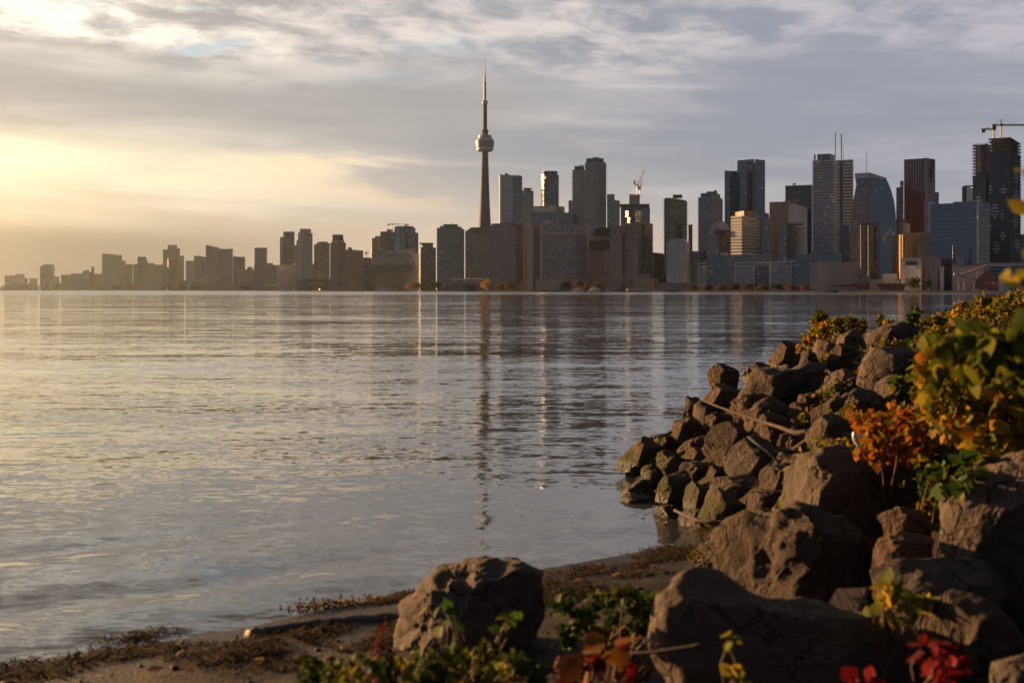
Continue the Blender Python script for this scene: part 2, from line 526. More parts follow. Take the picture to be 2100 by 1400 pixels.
# ------------------------------------------------------------------ facades
def facade_group():
    g = bpy.data.node_groups.new('facade_pattern', 'ShaderNodeTree')
    for nm, ty, dv in (('Wall', 'NodeSocketColor', (.3, .3, .3, 1)), ('Glass', 'NodeSocketColor', (.04, .05, .06, 1)), ('Floor', 'NodeSocketFloat', 3.3),
                       ('Bay', 'NodeSocketFloat', 4.0), ('WinH', 'NodeSocketFloat', .6), ('WinW', 'NodeSocketFloat', .7), ('Blinds', 'NodeSocketFloat', .05), ('Shine', 'NodeSocketFloat', .12)):
        s = g.interface.new_socket(nm, in_out='INPUT', socket_type=ty); s.default_value = dv
    for nm, ty in (('Color', 'NodeSocketColor'), ('Roughness', 'NodeSocketFloat'), ('IOR', 'NodeSocketFloat'), ('Normal', 'NodeSocketVector')):
        g.interface.new_socket(nm, in_out='OUTPUT', socket_type=ty)
    gi = g.nodes.new('NodeGroupInput'); go = g.nodes.new('NodeGroupOutput')
    I = {s.name: E(g, s) for s in gi.outputs if s.name}
    tc = g.nodes.new('ShaderNodeTexCoord'); oi = g.nodes.new('ShaderNodeObjectInfo')
    x, y, z = sep(g, tc.outputs['Object']); nx, ny, nz = sep(g, tc.outputs['Normal'])
    sel = nx.abs().gt(ny.abs())
    u = y * sel + x * (1.0 - sel)
    rnd = E(g, oi.outputs['Random'])
    uc, zc = u / I['Bay'], z / I['Floor']
    win = ((uc.fract() - 0.5).abs() * 2.0).lt(I['WinW']) * ((zc.fract() - 0.5).abs() * 2.0).lt(I['WinH']) * nz.abs().lt(0.5)
    wn = g.nodes.new('ShaderNodeTexWhiteNoise'); wn.noise_dimensions = '3D'
    g.links.new(comb(g, uc.floor(), zc.floor(), rnd * 97.0 + sel * 31.0), wn.inputs['Vector'])
    cell = E(g, wn.outputs['Value'])
    blind = cell.lt(I['Blinds'])
    gcol = mix(g, 1.0, I['Glass'], comb(g, cell * 0.5 + 0.75, cell * 0.5 + 0.75, cell * 0.5 + 0.75), 'MULTIPLY')
    gcol = mix(g, blind * 0.8, gcol, (0.34, 0.32, 0.29))
    wear = noise(g, comb(g, u * 0.05, z * 0.02, rnd * 50.0), 1.0, 4, 0.6)
    wcol = mix(g, 1.0, I['Wall'], comb(g, wear * 0.5 + 0.75, wear * 0.5 + 0.75, wear * 0.5 + 0.75), 'MULTIPLY')
    g.links.new(mix(g, win, wcol, gcol), go.inputs['Color'])
    g.links.new((0.8 - win * (0.8 - I['Shine'] - cell * 0.08)).v, go.inputs['Roughness'])
    g.links.new((win * 0.55 + 1.45).v, go.inputs['IOR'])
    geo = g.nodes.new('ShaderNodeNewGeometry')
    off = g.nodes.new('ShaderNodeVectorMath'); off.operation = 'SUBTRACT'
    g.links.new(wn.outputs['Color'], off.inputs[0]); off.inputs[1].default_value = (.5, .5, .5)
    sc = g.nodes.new('ShaderNodeVectorMath'); sc.operation = 'SCALE'
    g.links.new(off.outputs[0], sc.inputs[0]); g.links.new((win * 0.010).v, sc.inputs['Scale'])
    ad = g.nodes.new('ShaderNodeVectorMath'); ad.operation = 'ADD'
    g.links.new(geo.outputs['Normal'], ad.inputs[0]); g.links.new(sc.outputs[0], ad.inputs[1])
    no = g.nodes.new('ShaderNodeVectorMath'); no.operation = 'NORMALIZE'
    g.links.new(ad.outputs[0], no.inputs[0]); g.links.new(no.outputs[0], go.inputs['Normal'])
    return g


FG = facade_group()
#            wall                 glass                floor bay  winH winW blinds shine
STYLES = {
    'far_tan':    ((0.260, 0.208, 0.156), (.07, .06, .05), 3.2, 5.0, .50, .60, .05, .25),
    'far_grey':   ((0.221, 0.195, 0.169), (.06, .06, .06), 3.2, 4.5, .55, .70, .05, .25),
    'far_dark':   ((0.130, 0.111, 0.091), (.04, .04, .04), 3.2, 5.0, .55, .70, .03, .25),
    'far_light':  ((0.442, 0.403, 0.364), (.09, .09, .09), 3.2, 4.5, .45, .70, .06, .25),
    'far_ribbed': ((0.364, 0.312, 0.247), (.07, .06, .05), 40., 5.5, 1.0, .50, .02, .3),
    'tan_condo':  ((.24, .18, .13), (.06, .055, .05), 3.0, 4.2, .58, .66, .06, .2),
    'rose_condo': ((.23, .15, .12), (.06, .05, .05), 3.0, 3.6, .55, .55, .06, .2),
    'pale_band':  ((.34, .32, .31), (.05, .05, .05), 4.4, 6.0, .52, 1.0, .04, .2),
    'green_glass': ((.07, .115, .115), (.03, .058, .06), 3.0, 4.0, .80, .86, .04, .10),
    'teal_glass': ((0.064, 0.128, 0.161), (0.024, 0.060, 0.079), 3.6, 3.0, .86, .90, .03, .06),
    'blue_glass': ((0.021, 0.045, 0.081), (0.009, 0.027, 0.054), 3.8, 3.2, .94, .96, .0, .10),
    'blue_glass_bright':  ((0.075, 0.120, 0.165), (0.030, 0.064, 0.098), 3.8, 3.2, .84, .90, .015, .12),  # copy of the blue glass with a brighter sky reflection put into its colour
    'silver':     ((.40, .44, .47), (.15, .18, .20), 3.6, 2.4, .72, .90, .03, .05),
    'grey_glass': ((0.119, 0.132, 0.149), (0.043, 0.051, 0.061), 3.3, 3.2, .75, .85, .06, .10),
    'slate':      ((0.092, 0.104, 0.124), (0.032, 0.037, 0.045), 3.2, 3.6, .70, .80, .07, .12),
    'charcoal':   ((0.044, 0.046, 0.051), (0.019, 0.022, 0.026), 3.6, 3.0, .70, .80, .02, .12),
    'near_black': ((.022, .021, .022), (.010, .010, .012), 3.8, 2.0, .80, .60, .005, .15),
    'brown_brick': ((.24, .185, .16), (.045, .04, .038), 3.0, 3.4, .52, .72, .05, .2),
    'hotel_grey': ((.28, .24, .225), (.045, .046, .05), 3.1, 3.7, .62, .74, .16, .15),
    'hotel_pier': ((.42, .355, .325), (.42, .355, .325), 3.1, 50., .0, .0, .0, .3),
    'hotel_rose': ((.24, .175, .155), (.05, .045, .045), 3.1, 5.0, .55, .55, .08, .35),
    'red_grid':   ((.17, .085, .07), (.03, .026, .026), 3.4, 3.0, .58, .60, .02, .2),
    'dusk_block': ((.23, .19, .175), (.045, .042, .042), 3.1, 4.0, .55, .60, .05, .2),
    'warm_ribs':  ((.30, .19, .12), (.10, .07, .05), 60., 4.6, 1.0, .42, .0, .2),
    'navy':       ((.020, .026, .038), (.012, .018, .030), 3.2, 3.0, .7, .85, .0, .15),
    'far_slab':   ((.085, .105, .140), (.085, .105, .140), 4., 50., .0, .0, .0, .3),
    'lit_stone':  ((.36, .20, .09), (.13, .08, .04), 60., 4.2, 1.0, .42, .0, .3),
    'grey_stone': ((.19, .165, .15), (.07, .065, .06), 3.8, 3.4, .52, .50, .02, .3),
    'white_band': ((0.360, 0.351, 0.351), (0.045, 0.050, 0.059), 3.9, 50., .46, 1.0, .0, .12),
    'white_grid': ((.40, .41, .41), (.06, .07, .07), 3.2, 3.8, .62, .66, .05, .12),
    'white_frame': ((.30, .30, .31), (.085, .092, .098), 3.6, 3.6, .76, .80, .08, .12),
    'marble':     ((.55, .55, .57), (.07, .075, .085), 3.9, 50., .48, 1.0, .0, .12),
    'red_stone':  ((0.136, 0.038, 0.038), (0.072, 0.021, 0.023), 60., 3.0, 1.0, .50, .0, .10),
    'red_stone_bright': ((.24, .135, .125), (.15, .08, .078), 60., 3.0, 1.0, .50, .0, .10),  # red stone lightened: the brighter side's light is put into the colour
    'copper_cols': ((.26, .16, .10), (.022, .025, .032), 60., 9.0, 1.0, .55, .0, .1),
    'concrete':   ((.25, .23, .225), (.25, .23, .225), 4., 50., .0, .0, .0, .3),
    'pale_wall':  ((.42, .41, .41), (.42, .41, .41), 4., 50., .0, .0, .0, .3),
    'white_wall': ((.55, .56, .58), (.55, .56, .58), 4., 50., .0, .0, .0, .3),
    'brick_low':  ((.14, .055, .042), (.05, .03, .03), 5., 6.0, .40, .45, .05, .3),
    'dark_roof':  ((.035, .035, .037), (.035, .035, .037), 4., 50., .0, .0, .0, .3),
    'raw_concrete': ((.16, .14, .13), (.025, .022, .02), 3.4, 5.0, .62, .80, .0, .6),
    'copper_hall': ((.32, .25, .16), (.07, .06, .045), 4.2, 4.6, .50, .55, .08, .2),
    'green_hall': ((.10, .12, .09), (.045, .065, .055), 4.0, 5.0, .65, .70, .12, .12),
    'gold_glass': ((.20, .15, .09), (.16, .12, .07), 3.4, 3.0, .80, .90, .02, .05),
    'light_slab': ((.60, .60, .64), (.60, .60, .64), 4., 50., .0, .0, .0, .3),
    'dim_slab':   ((.30, .29, .28), (.30, .29, .28), 4., 50., .0, .0, .0, .3),
    'dark_slab':  ((.12, .115, .11), (.12, .115, .11), 4., 50., .0, .0, .0, .3),
    'pink_roof':  ((.48, .40, .38), (.48, .40, .38), 4., 50., .0, .0, .0, .3),
    'mint_roof':  ((.16, .30, .26), (.16, .30, .26), 4., 50., .0, .0, .0, .3),
}
_sm = {}


def fmat(style):
    if style in _sm: return _sm[style]
    w, g, fh, bw, wh, ww, bl, sh = STYLES[style]
    m, nt, p = new_mat('facade_' + style)
    n = nt.nodes.new('ShaderNodeGroup'); n.node_tree = FG
    n.inputs['Wall'].default_value = (*w, 1); n.inputs['Glass'].default_value = (*g, 1)
    for k, v in (('Floor', fh), ('Bay', bw), ('WinH', wh), ('WinW', ww), ('Blinds', bl), ('Shine', sh)): n.inputs[k].default_value = v
    for a, b in (('Color', 'Base Color'), ('Roughness', 'Roughness'), ('IOR', 'IOR'), ('Normal', 'Normal')): nt.links.new(n.outputs[a], p.inputs[b])
    _sm[style] = m
    return m


def px_plan(x0, x1, Y, split=1.0, th=0.0, d=None):
    """rotated rectangle whose two visible faces cover the photo columns x0..x1; returns (corner, angle, left length, right length)"""
    xc = x0 + split * (x1 - x0)
    k0, kc, k1 = ((v - CX) / F for v in (x0, xc, x1))
    a = R(th) + math.atan(kc if split < 1 else (k0 + k1) / 2)
    if 0 < th < 66 and split >= .19 and th == int(th): a = max(min(a, R(33)), math.atan(k1) + R(6)) # street grid: broad faces turn away from the sun
    C = Vector((kc * Y, Y, 0))
    s = (C.x - k0 * Y) / (math.cos(a) + k0 * math.sin(a)) if split > 0.001 else None
    t = (k1 * Y - C.x) / (math.sin(a) - k1 * math.cos(a)) if split < 0.999 else None
    if t is None: t = d or 0.8 * s
    if s is None: s = d or 0.8 * t
    return C, a, s, t


def zpx(y, Y): return CAMZ + (HZ - y) / F * Y


def vol(root, part, x0, x1, ytop, style, Y, split=1.0, th=0.0, d=None, ybot=None, kind='box', slabs=None, slab_style='light_slab', poly=None, name2='balconies', n=28, lip=True):
    r0 = root.location if root else Vector()
    z0 = 0.0 if ybot is None else zpx(ybot, Y) - r0.z
    if kind == 'cyl':
        rad = (x1 - x0) / 2 / F * Y
        cx, cy = ((x0 + x1) / 2 - CX) / F * Y, Y + rad
        h = zpx(ytop, Y) - r0.z
        o = MB().lathe([(rad, z0), (rad, h)], n).build(part, fmat(style), root, (cx - r0.x, cy - r0.y, 0))
        if slabs:
            sb = MB(); st, out = slabs; q = z0 + st
            while q < h: sb.lathe([(rad + out, q), (rad + out, q + .35)], n); q += st
            sb.build(name2, fmat(slab_style), root, (cx - r0.x, cy - r0.y, 0))
        return o
    if kind == 'poly':
        a = math.atan(((x0 + x1) / 2 - CX) / F) + R(th)
        px0 = x0; V0 = Vector(((px0 - CX) / F * Y, Y, 0))
        dep = d or 30
        us = []
        for (px, py) in poly:
            k = (px - CX) / F
            s = (k * V0.y - V0.x) / (math.cos(a) + k * math.sin(a))
            us.append((s, CAMZ + (HZ - py) / F * (V0.y - s * math.sin(a)) - r0.z))
        m = len(us)
        v = [(s, 0, q) for s, q in us] + [(s, dep, q) for s, q in us]
        f = [tuple(range(m)), tuple(reversed(range(m, 2 * m)))] + [(i, i + m, (i + 1) % m + m, (i + 1) % m) for i in range(m)]
        o = mesh_obj(part, v, f, fmat(style), root, False, V0 - Vector((r0.x, r0.y, 0)), -a)
        bm = bmesh.new(); bm.from_mesh(o.data); bmesh.ops.recalc_face_normals(bm, faces=bm.faces); bm.to_mesh(o.data); bm.free()
        return o
    C, a, s, t = px_plan(x0, x1, Y, split, th, d)
    ys = ytop if isinstance(ytop, tuple) else (ytop,) * 3
    hs = [zpx(q, Y) - r0.z for q in ys]
    hL, hC, hR = hs
    hs4 = [hL, hC, hR, hL + hR - hC]
    b = MB().prism([(-s, 0), (0, 0), (0, t), (-s, t)], z0, hs4)
    if lip and hL == hC == hR and s > 12 and t > 12:      # parapet
        e = 0.5
        for bx in ((-s, 0, 0, e), (-s, 0, t - e, t), (-s, -s + e, e, t - e), (-e, 0, e, t - e)):
            b.box(bx[0], bx[1], bx[2], bx[3], hL + 0.002, hL + 1.1)
    o = b.build(part, fmat(style), root, (C.x - r0.x, C.y - r0.y, 0), -a)
    if slabs:
        sb = MB(); st, out = slabs; q = z0 + st
        while q < min(hs4) - 0.5:
            sb.box(-s - out, out, -out, t + out, q, q + .42); q += st
        sb.build(name2, fmat(slab_style), root, (C.x - r0.x, C.y - r0.y, 0), -a)
    return o


def bld(label, name, cat, dY, vols, group=None):
    """vols: (part, x0, x1, ytop, style, options)"""
    xm = (vols[0][1] + vols[0][2]) / 2
    Y = shoreY(xm) + dY
    root = empty(name, ((xm - CX) / F * Y, Y, LANDZ - 0.4), label, cat, group)
    for v in vols:
        o = dict(v[5]) if len(v) > 5 else {}
        dy = o.pop('dy', 0)
        vol(root, v[0], v[1], v[2], v[3], v[4], Y + dy, **o)
    return root


T = 'tower_body'
K = 'roof_cap'
P = 'podium'
LF = 'low buildings along the hazy far shore'
LT = 'hazy apartment towers beyond the harbour'


def build_city():
    A, O, H = 'apartment_tower', 'office_tower', 'low_building'
    at, ot, lb = 'apartment tower', 'office tower', 'low building'
    # --- far end of the shore, deep in the haze
    bld('pale low blocks fading in haze at the far end of the shore', H, lb, 700, [('block', 9, 31, 565, 'far_tan', {}), ('block', 31, 50, 562, 'far_light', {}), ('block', 50, 57, 570, 'far_tan', {})], LF)
    bld('tiny pale block between the hazy end blocks and the lone square tower', H, lb, 760, [('block', 60, 77, 571, 'far_light', {})], LF)
    bld('lone square dark tower standing apart near the end of the shore', A, at, 200, [(T, 82, 112, 546, 'far_dark', {'split': .8, 'th': 14}), (K, 88, 111, 542.5, 'far_dark', {'ybot': 546, 'dy': 6})], LT)
    bld('small pale block tucked beside the lone square tower', H, lb, 260, [('block', 112, 122, 567, 'far_light', {})], LF)
    bld('low flat terminal with stepped roof between the lone tower and the chimney', H, lb, 200, [('block', 125, 145, 564, 'far_dark', {}), ('block', 145, 170, 561, 'far_tan', {'dy': 14}), ('block', 170, 183, (555, 553, 553), 'far_dark', {'dy': 22})], LF)
    bld('bluish low shed at the waterline before the chimney stack', H, lb, 40, [('shed', 139, 183, 570, 'grey_glass', {})], LF)
    bld('brown silo block with a square chimney rising from it', 'silo_building', 'silo', 60, [('chimney', 187, 193.5, 547, 'far_dark', {'d': 8}), ('block', 182, 188, 558, 'far_tan', {'dy': 4}), ('block', 193, 223, 562, 'rose_condo', {'dy': 10})])
    bld('tall tan slab tower with a lower stepped wing beside it', A, at, 160, [(T, 209, 235, 520, 'far_tan', {'split': .16, 'th': 30}), ('wing', 235, 250, (523, 523, 525), 'far_tan', {'dy': 20}), ('wing', 250, 257.5, 535, 'far_grey', {'dy': 26})], LT)
    bld('mid rise block filling in beside the stepped tan slab', A, at, 60, [(T, 231, 258, 545, 'far_tan', {'split': .1, 'th': 30})], LT)
    bld('two joined squat towers between the tan slab and the narrow dark one', A, at, 200, [(T, 258, 272, 542, 'far_dark', {}), (T, 273, 282, 542, 'far_tan', {'dy': 12})], LT)
    bld('narrow dark tower with a small step on its shoulder', A, at, 120, [(T, 282, 300, 527, 'far_dark', {}), ('shoulder', 300, 302.5, 534, 'far_dark', {'dy': 6})], LT)
    bld('flat topped row of flats joining the narrow dark tower', A, at, 180, [(T, 302.5, 317, 540, 'far_tan', {}), (T, 317, 334, 543, 'far_grey', {'dy': 12})], LT)
    bld('stepped three part tower with a tall flat central block', A, at, 240, [(T, 334, 345, 512, 'far_grey', {'dy': 14}), (T, 344, 363.5, 504, 'far_grey', {}), (T, 363.5, 369, 509, 'far_grey', {'dy': 8}), (K, 344.5, 363, 502.8, 'far_dark', {'ybot': 504, 'dy': 2})], LT)
    bld('dark drum shaped block in front of the stepped three part tower', 'drum_building', 'round building', 60, [('drum', 341, 362, 530, 'far_dark', {'kind': 'cyl'}), ('block', 334, 369, 549, 'far_tan', {'dy': 12})])
    bld('slim tower behind the end of the stepped three part tower', A, at, 300, [(T, 369, 377.5, 525, 'far_tan', {})], LT)
    bld('pale mid rise with a narrow dark end tower', A, at, 200, [(T, 381, 398, 535, 'far_light', {}), (T, 398, 413, 525, 'far_grey', {'dy': 10}), (T, 413, 422, 527, 'far_dark', {'dy': 24})], LT)
    bld('long low white fronted hall under the hazy towers', H, lb, 30, [('hall', 292, 361, 567, 'far_light', {'d': 40}), ('hall', 361, 425, 575, 'far_grey', {'d': 40, 'dy': 8})], LF)
    bld('wide twin slab tower with a roof slanting into a recess', A, at, 200, [(T, 422, 450, (503, 508, 507), 'far_grey', {'split': .93, 'th': 8}), ('recess', 450, 460, 511, 'far_tan', {'dy': 16}), (T, 460, 478, (511, 510, 510), 'far_grey', {'split': .9, 'th': 8})], LT)
    bld('plain dark slab beside the twin slab tower', A, at, 260, [(T, 478, 503, (525.5, 527, 527), 'far_dark', {'split': .94, 'th': 12})], LT)
    bld('ribbed pale office block with a little roof house', 'office_block', 'office block', 60, [('block', 485, 521, 553, 'far_ribbed', {}), (K, 507, 518, 548, 'far_tan', {'ybot': 553, 'dy': 8})])
    bld('square beige tower standing alone above a long low block', A, at, 240, [(T, 522, 548, 509.5, 'tan_condo', {'split': .92, 'th': 10}), (K, 526, 547, 508.5, 'far_dark', {'ybot': 509.5, 'dy': 4})], LT)
    bld('long grey mid rise below the square beige tower', A, at, 60, [(T, 521, 568, 544, 'far_grey', {'split': .96, 'th': 8}), (K, 548, 560, 540, 'far_dark', {'ybot': 544, 'dy': 12})], LT)
    bld('wide pale mid rise below the pair of tall condo towers', A, at, 40, [(T, 567, 615, 543, 'far_light', {'split': .05, 'th': 30}), (K, 600, 614, 540, 'far_light', {'ybot': 543, 'dy': 10})], LT)
    bld('dark condo tower with a rounded shoulder, the shorter of a tall pair', A, at, 260, [(T, 574, 604, 487, 'slate', {'split': .2, 'th': 60}), ('upper_block', 581, 604, 476.5, 'slate', {'ybot': 487, 'dy': 5}), ('wing', 603, 609, 503, 'far_tan', {'dy': 12}), (K, 582, 603, 475.5, 'far_light', {'ybot': 476.5, 'dy': 7})], LT)
    bld('pale condo tower with a chamfered crown, the taller of a tall pair', A, at, 200, [(T, 611, 641, 477, 'far_light', {'split': .2, 'th': 60}), ('upper_block', 614.5, 638, 471, 'far_light', {'ybot': 477, 'dy': 5}), ('wing', 608, 612, 493, 'far_light', {'dy': 10}), (K, 615, 635, 470, 'far_grey', {'ybot': 471, 'dy': 9})], LT)
    bld('plain dark block wedged behind the taller pale condo tower', A, at, 120, [(T, 641, 651, 541, 'far_dark', {})], LT)
    bld('broad tan condo tower with a stepped roof and a lower shoulder', A, at, 180, [(T, 649, 676, 498.5, 'tan_condo', {'split': .35, 'th': 35}), ('shoulder', 644, 650, 501, 'far_grey', {'dy': 12}), (K, 653, 672, 496.5, 'far_dark', {'ybot': 498.5, 'dy': 8})], LT)
    bld('rose brown condo tower with a pale collar and dark cap', A, at, 150, [(T, 677, 709.5, 498, 'rose_condo', {'split': .5, 'th': 40}), ('collar', 681, 706, 492, 'far_light', {'ybot': 498, 'dy': 4, 'split': .5, 'th': 40}), (K, 682, 704, 482, 'charcoal', {'ybot': 492, 'dy': 6})], LT)
    bld('brown brick condo slab with an uneven roofline', A, at, 120, [(T, 709.5, 745, (512, 512, 513), 'rose_condo', {'split': .4, 'th': 40}), (K, 713, 722, 507.5, 'rose_condo', {'ybot': 512, 'dy': 10})], LT)
    bld('low dark block behind a far small crane', A, at, 320, [(T, 744, 761, 529, 'far_dark', {})], LT)
    # --- around the glass box and hotel terminal
    bld('grey round cornered tower with a stepped top beside the crane', A, at, 330, [(T, 760, 775, 488, 'far_grey', {'kind': 'cyl', 'slabs': (3.2, .8), 'slab_style': 'dim_slab'}), ('wing', 769, 783, 485, 'far_grey', {'dy': 30})])
    bld('unfinished concrete tower crowned with golden formwork', A, at, 360, [(T, 780, 809, 475.5, 'raw_concrete', {'split': .35, 'th': 40}), ('formwork', 793, 806, 471, 'lit_stone', {'ybot': 475.5, 'dy': 12})])
    bld('broad flat topped glass office box with a lower wing', O, ot, 300, [(T, 808.5, 852, 466, 'teal_glass', {'split': .26, 'th': 55}), ('wing', 852, 858, 477, 'teal_glass', {'dy': 26}), (K, 812, 848, 464.8, 'slate', {'ybot': 466, 'dy': 8})])
    bld('pale banded block with tilted white roofs behind the long terminal', 'banded_building', 'apartment block', 130, [('block', 763, 792, 514, 'pale_band', {}), ('block', 792, 815, 521, 'pale_band', {'dy': 8}), ('block', 815, 851, 519.5, 'pale_band', {'dy': 8}), ('tilted_roof', 776, 808, (509, 517, 516), 'pink_roof', {'ybot': 521, 'dy': 10}), ('tilted_roof', 817, 850, (514, 508, 508), 'pink_roof', {'ybot': 521, 'dy': 12})])
    bld('white curved fin wall leaning beside the gold edged tower', 'fin_wall', 'wall', 110, [('fin', 834, 862, 517, 'white_wall', {'kind': 'poly', 'd': 6, 'poly': [(834, 517.5), (836, 517), (850, 518.5), (862, 522), (862, 545), (853, 545), (850, 532), (846, 521)]})])
    bld('banded hotel tower with a flat visor roof and a gold sunlit edge', 'hotel_tower', 'hotel', 90, [(T, 859, 894, 507, 'slate', {'split': .10, 'th': 62, 'slabs': (3.2, .5), 'slab_style': 'dark_slab'}), ('neck', 866, 888, 501, 'dusk_block', {'ybot': 507, 'dy': 8}), ('visor_roof', 861, 889, 499, 'dark_slab', {'ybot': 501, 'dy': 4})])
    bld('long terminal hall with tan lower floors and green glazed upper floors', 'terminal_building', 'terminal', 25, [('lower_floors', 735, 772, 560, 'copper_hall', {'split': .96, 'th': 6, 'd': 30}), ('lower_floors', 772, 894, 560, 'copper_hall', {'d': 34, 'dy': 2}), ('glazed_floors', 744, 894, 545, 'green_hall', {'ybot': 560, 'd': 26, 'dy': 7}), ('roof', 743, 894, 543.5, 'mint_roof', {'ybot': 545, 'd': 30, 'dy': 5})])
    bld('dark sloped skylight shed beside the tan end of the terminal', 'skylight_shed', 'shed', 8, [('roof', 744, 757, (576, 588, 588), 'charcoal', {'d': 14}), ('end_wall', 732, 744, 578, 'copper_hall', {'d': 12, 'dy': 2})])
    bld('green glass condo tower with jagged balcony edges and stepped crown', A, at, 60, [(T, 896, 952, 468, 'green_glass', {'split': .34, 'th': 55, 'slabs': (3.0, .9), 'slab_style': 'dark_slab'}), ('upper_block', 902, 947, 464, 'green_glass', {'ybot': 468, 'split': .34, 'th': 55, 'dy': 5}), (K, 909, 939, 461, 'green_glass', {'ybot': 464, 'dy': 16}), ('chimney', 927, 931, 459, 'charcoal', {'ybot': 461, 'dy': 20})])
    bld('green glass condo tower partly behind the brown grid hotel', A, at, 90, [(T, 954, 1009, 474, 'green_glass', {'split': .2, 'th': 60, 'slabs': (3.0, .8), 'slab_style': 'dark_slab'}), ('upper_block', 959, 1000, 471, 'green_glass', {'ybot': 474, 'dy': 8}), (K, 964, 990, 467.5, 'green_glass', {'ybot': 471, 'dy': 14})])
    bld('low terraced glasshouse with raked ribs by the yellow tree', 'terraced_building', 'low building', 12, [('glass_roof', 925, 1006, (572, 572, 571), 'hotel_grey', {'d': 22, 'dy': 8}), ('terrace', 918, 1006, 582, 'slate', {'d': 16})])
    bld('brown grid fronted slab of flats under the broadcast tower', A, at, 55, [(T, 1005, 1074, 462, 'brown_brick', {'split': .76, 'th': 22, 'slabs': (3.0, .35), 'slab_style': 'dusk_block', 'name2': 'ledges'}), (K, 1008, 1064, 459, 'charcoal', {'ybot': 462, 'split': .76, 'th': 22, 'dy': 4})])
    # --- the tall towers behind the hotel
    bld('silver glass tower with a slanted top and a gold lit edge', O, ot, 380, [(T, 1023, 1071, (357, 361, 361), 'silver', {'split': .07, 'th': 76}), ('front_panel', 1025.5, 1052, (358, 360, 360), 'silver', {'dy': -3, 'd': 6, 'lip': False}), ('dark_strip', 1052, 1070, 361.5, 'green_glass', {'dy': -2, 'd': 6}), ('roof_mast', 1036, 1043, (353.5, 357.5, 357.5), 'charcoal', {'ybot': 359, 'd': 2, 'dy': 10})])
    bld('slim green condo tower with a flat disc roof beside the silver tower', A, at, 300, [(T, 1071, 1094, 391, 'green_glass', {'split': .5, 'th': 45, 'slabs': (3.1, .8), 'slab_style': 'dim_slab'}), ('disc_roof', 1070, 1092, 385.5, 'charcoal', {'kind': 'cyl', 'ybot': 387, 'dy': -4}), ('neck', 1076, 1088, 387, 'slate', {'ybot': 391, 'dy': 6})])
    bld('round shouldered glass tower under a wide dark disc with a golden side', A, at, 330, [(T, 1110, 1146, 357, 'teal_glass', {'split': .15, 'th': 60}), ('neck', 1114, 1143, 353, 'slate', {'ybot': 357, 'dy': 5}), ('disc_roof', 1112, 1145, 350.5, 'charcoal', {'kind': 'cyl', 'ybot': 352.5, 'dy': -8})])
    bld('grey arena roof block with sloping ends between the condo towers', 'arena_building', 'arena', 260, [('upper_block', 1091, 1141, (423, 421, 421), 'pale_wall', {'d': 60}), ('lower_block', 1088, 1160, 437, 'grey_glass', {'d': 50, 'dy': -12})])
    bld('small gold banded block catching the sun behind the arena roof', O, ot, 300, [(T, 1140, 1158, 423, 'white_band', {'split': .6, 'th': 64}), ('wing', 1157, 1166, 436, 'grey_glass', {'dy': 20})])
    bld('broad tan hotel slab with pale piers and a notched roofline', 'hotel_tower', 'hotel', 28, [(T, 1113, 1204, 462, 'hotel_grey', {'d': 24}), ('pier', 1080, 1093, 461, 'hotel_pier', {'d': 24, 'dy': 3}), ('pier', 1107, 1113, 459, 'hotel_pier', {'d': 30, 'dy': -2}), ('pier', 1204, 1208.5, 462, 'hotel_pier', {'d': 30, 'dy': -2}), ('stair_tower', 1072, 1081, 468, 'hotel_rose', {'d': 20, 'dy': 10}), ('stair_tower', 1093, 1107, 462, 'hotel_rose', {'d': 20, 'dy': 8}), ('rose_wing', 1184, 1204, 470, 'hotel_rose', {'d': 10, 'dy': -1.5}), ('top_ledge', 1112, 1205, 476, 'hotel_pier', {'ybot': 480, 'd': 5, 'dy': -3}), (K, 1113, 1129, 452, 'hotel_pier', {'ybot': 462, 'dy': 6}), (K, 1165, 1176, 459.5, 'hotel_pier', {'ybot': 462, 'dy': 6}), (P, 1098, 1206, 572, 'hotel_pier', {'d': 12, 'dy': -6})])
    bld('thin pale green slab peeping out beside the twin balcony towers', A, at, 420, [(T, 1166, 1178, 411, 'teal_glass', {})])
    bld('shorter of the twin towers ringed with pale balcony bands', A, at, 340, [(T, 1174, 1204, 348, 'charcoal', {'split': .6, 'th': 30, 'slabs': (3.1, 1.5)}), (K, 1178, 1198, 342, 'near_black', {'ybot': 348, 'dy': 10}), ('window_crane', 1187, 1198, 338.5, 'charcoal', {'ybot': 340, 'd': 1.5, 'dy': 12})], 'twin balcony ringed towers')
    bld('taller of the twin towers ringed with pale balcony bands', A, at, 300, [(T, 1200, 1243, 333, 'charcoal', {'split': .62, 'th': 30, 'slabs': (3.1, 1.6)}), ('plain_top', 1201, 1242, 331, 'grey_glass', {'ybot': 335, 'split': .62, 'th': 30, 'dy': -.5}), (K, 1202.5, 1238, 326, 'near_black', {'ybot': 331, 'dy': 6}), ('window_crane', 1215, 1229, 322.5, 'charcoal', {'ybot': 324.5, 'd': 1.5, 'dy': 12})], 'twin balcony ringed towers')
    bld('mint topped glass tower stepping down beside the twin balcony towers', O, ot, 330, [(T, 1245, 1271, 411, 'green_glass', {'split': .5, 'th': 40}), ('drum_top', 1245.5, 1261, 398, 'mint_roof', {'kind': 'cyl', 'ybot': 411, 'dy': 6})])
    bld('dark stone block with a hipped slate roof beside the tan hotel', O, ot, 150, [(T, 1215, 1252, 484, 'grey_stone', {}), ('roof', 1219, 1251, 467, 'dark_roof', {'ybot': 484, 'kind': 'poly', 'd': 24, 'poly': [(1214, 484), (1224, 468), (1228, 466.5), (1252, 466.5), (1252, 484)]})])
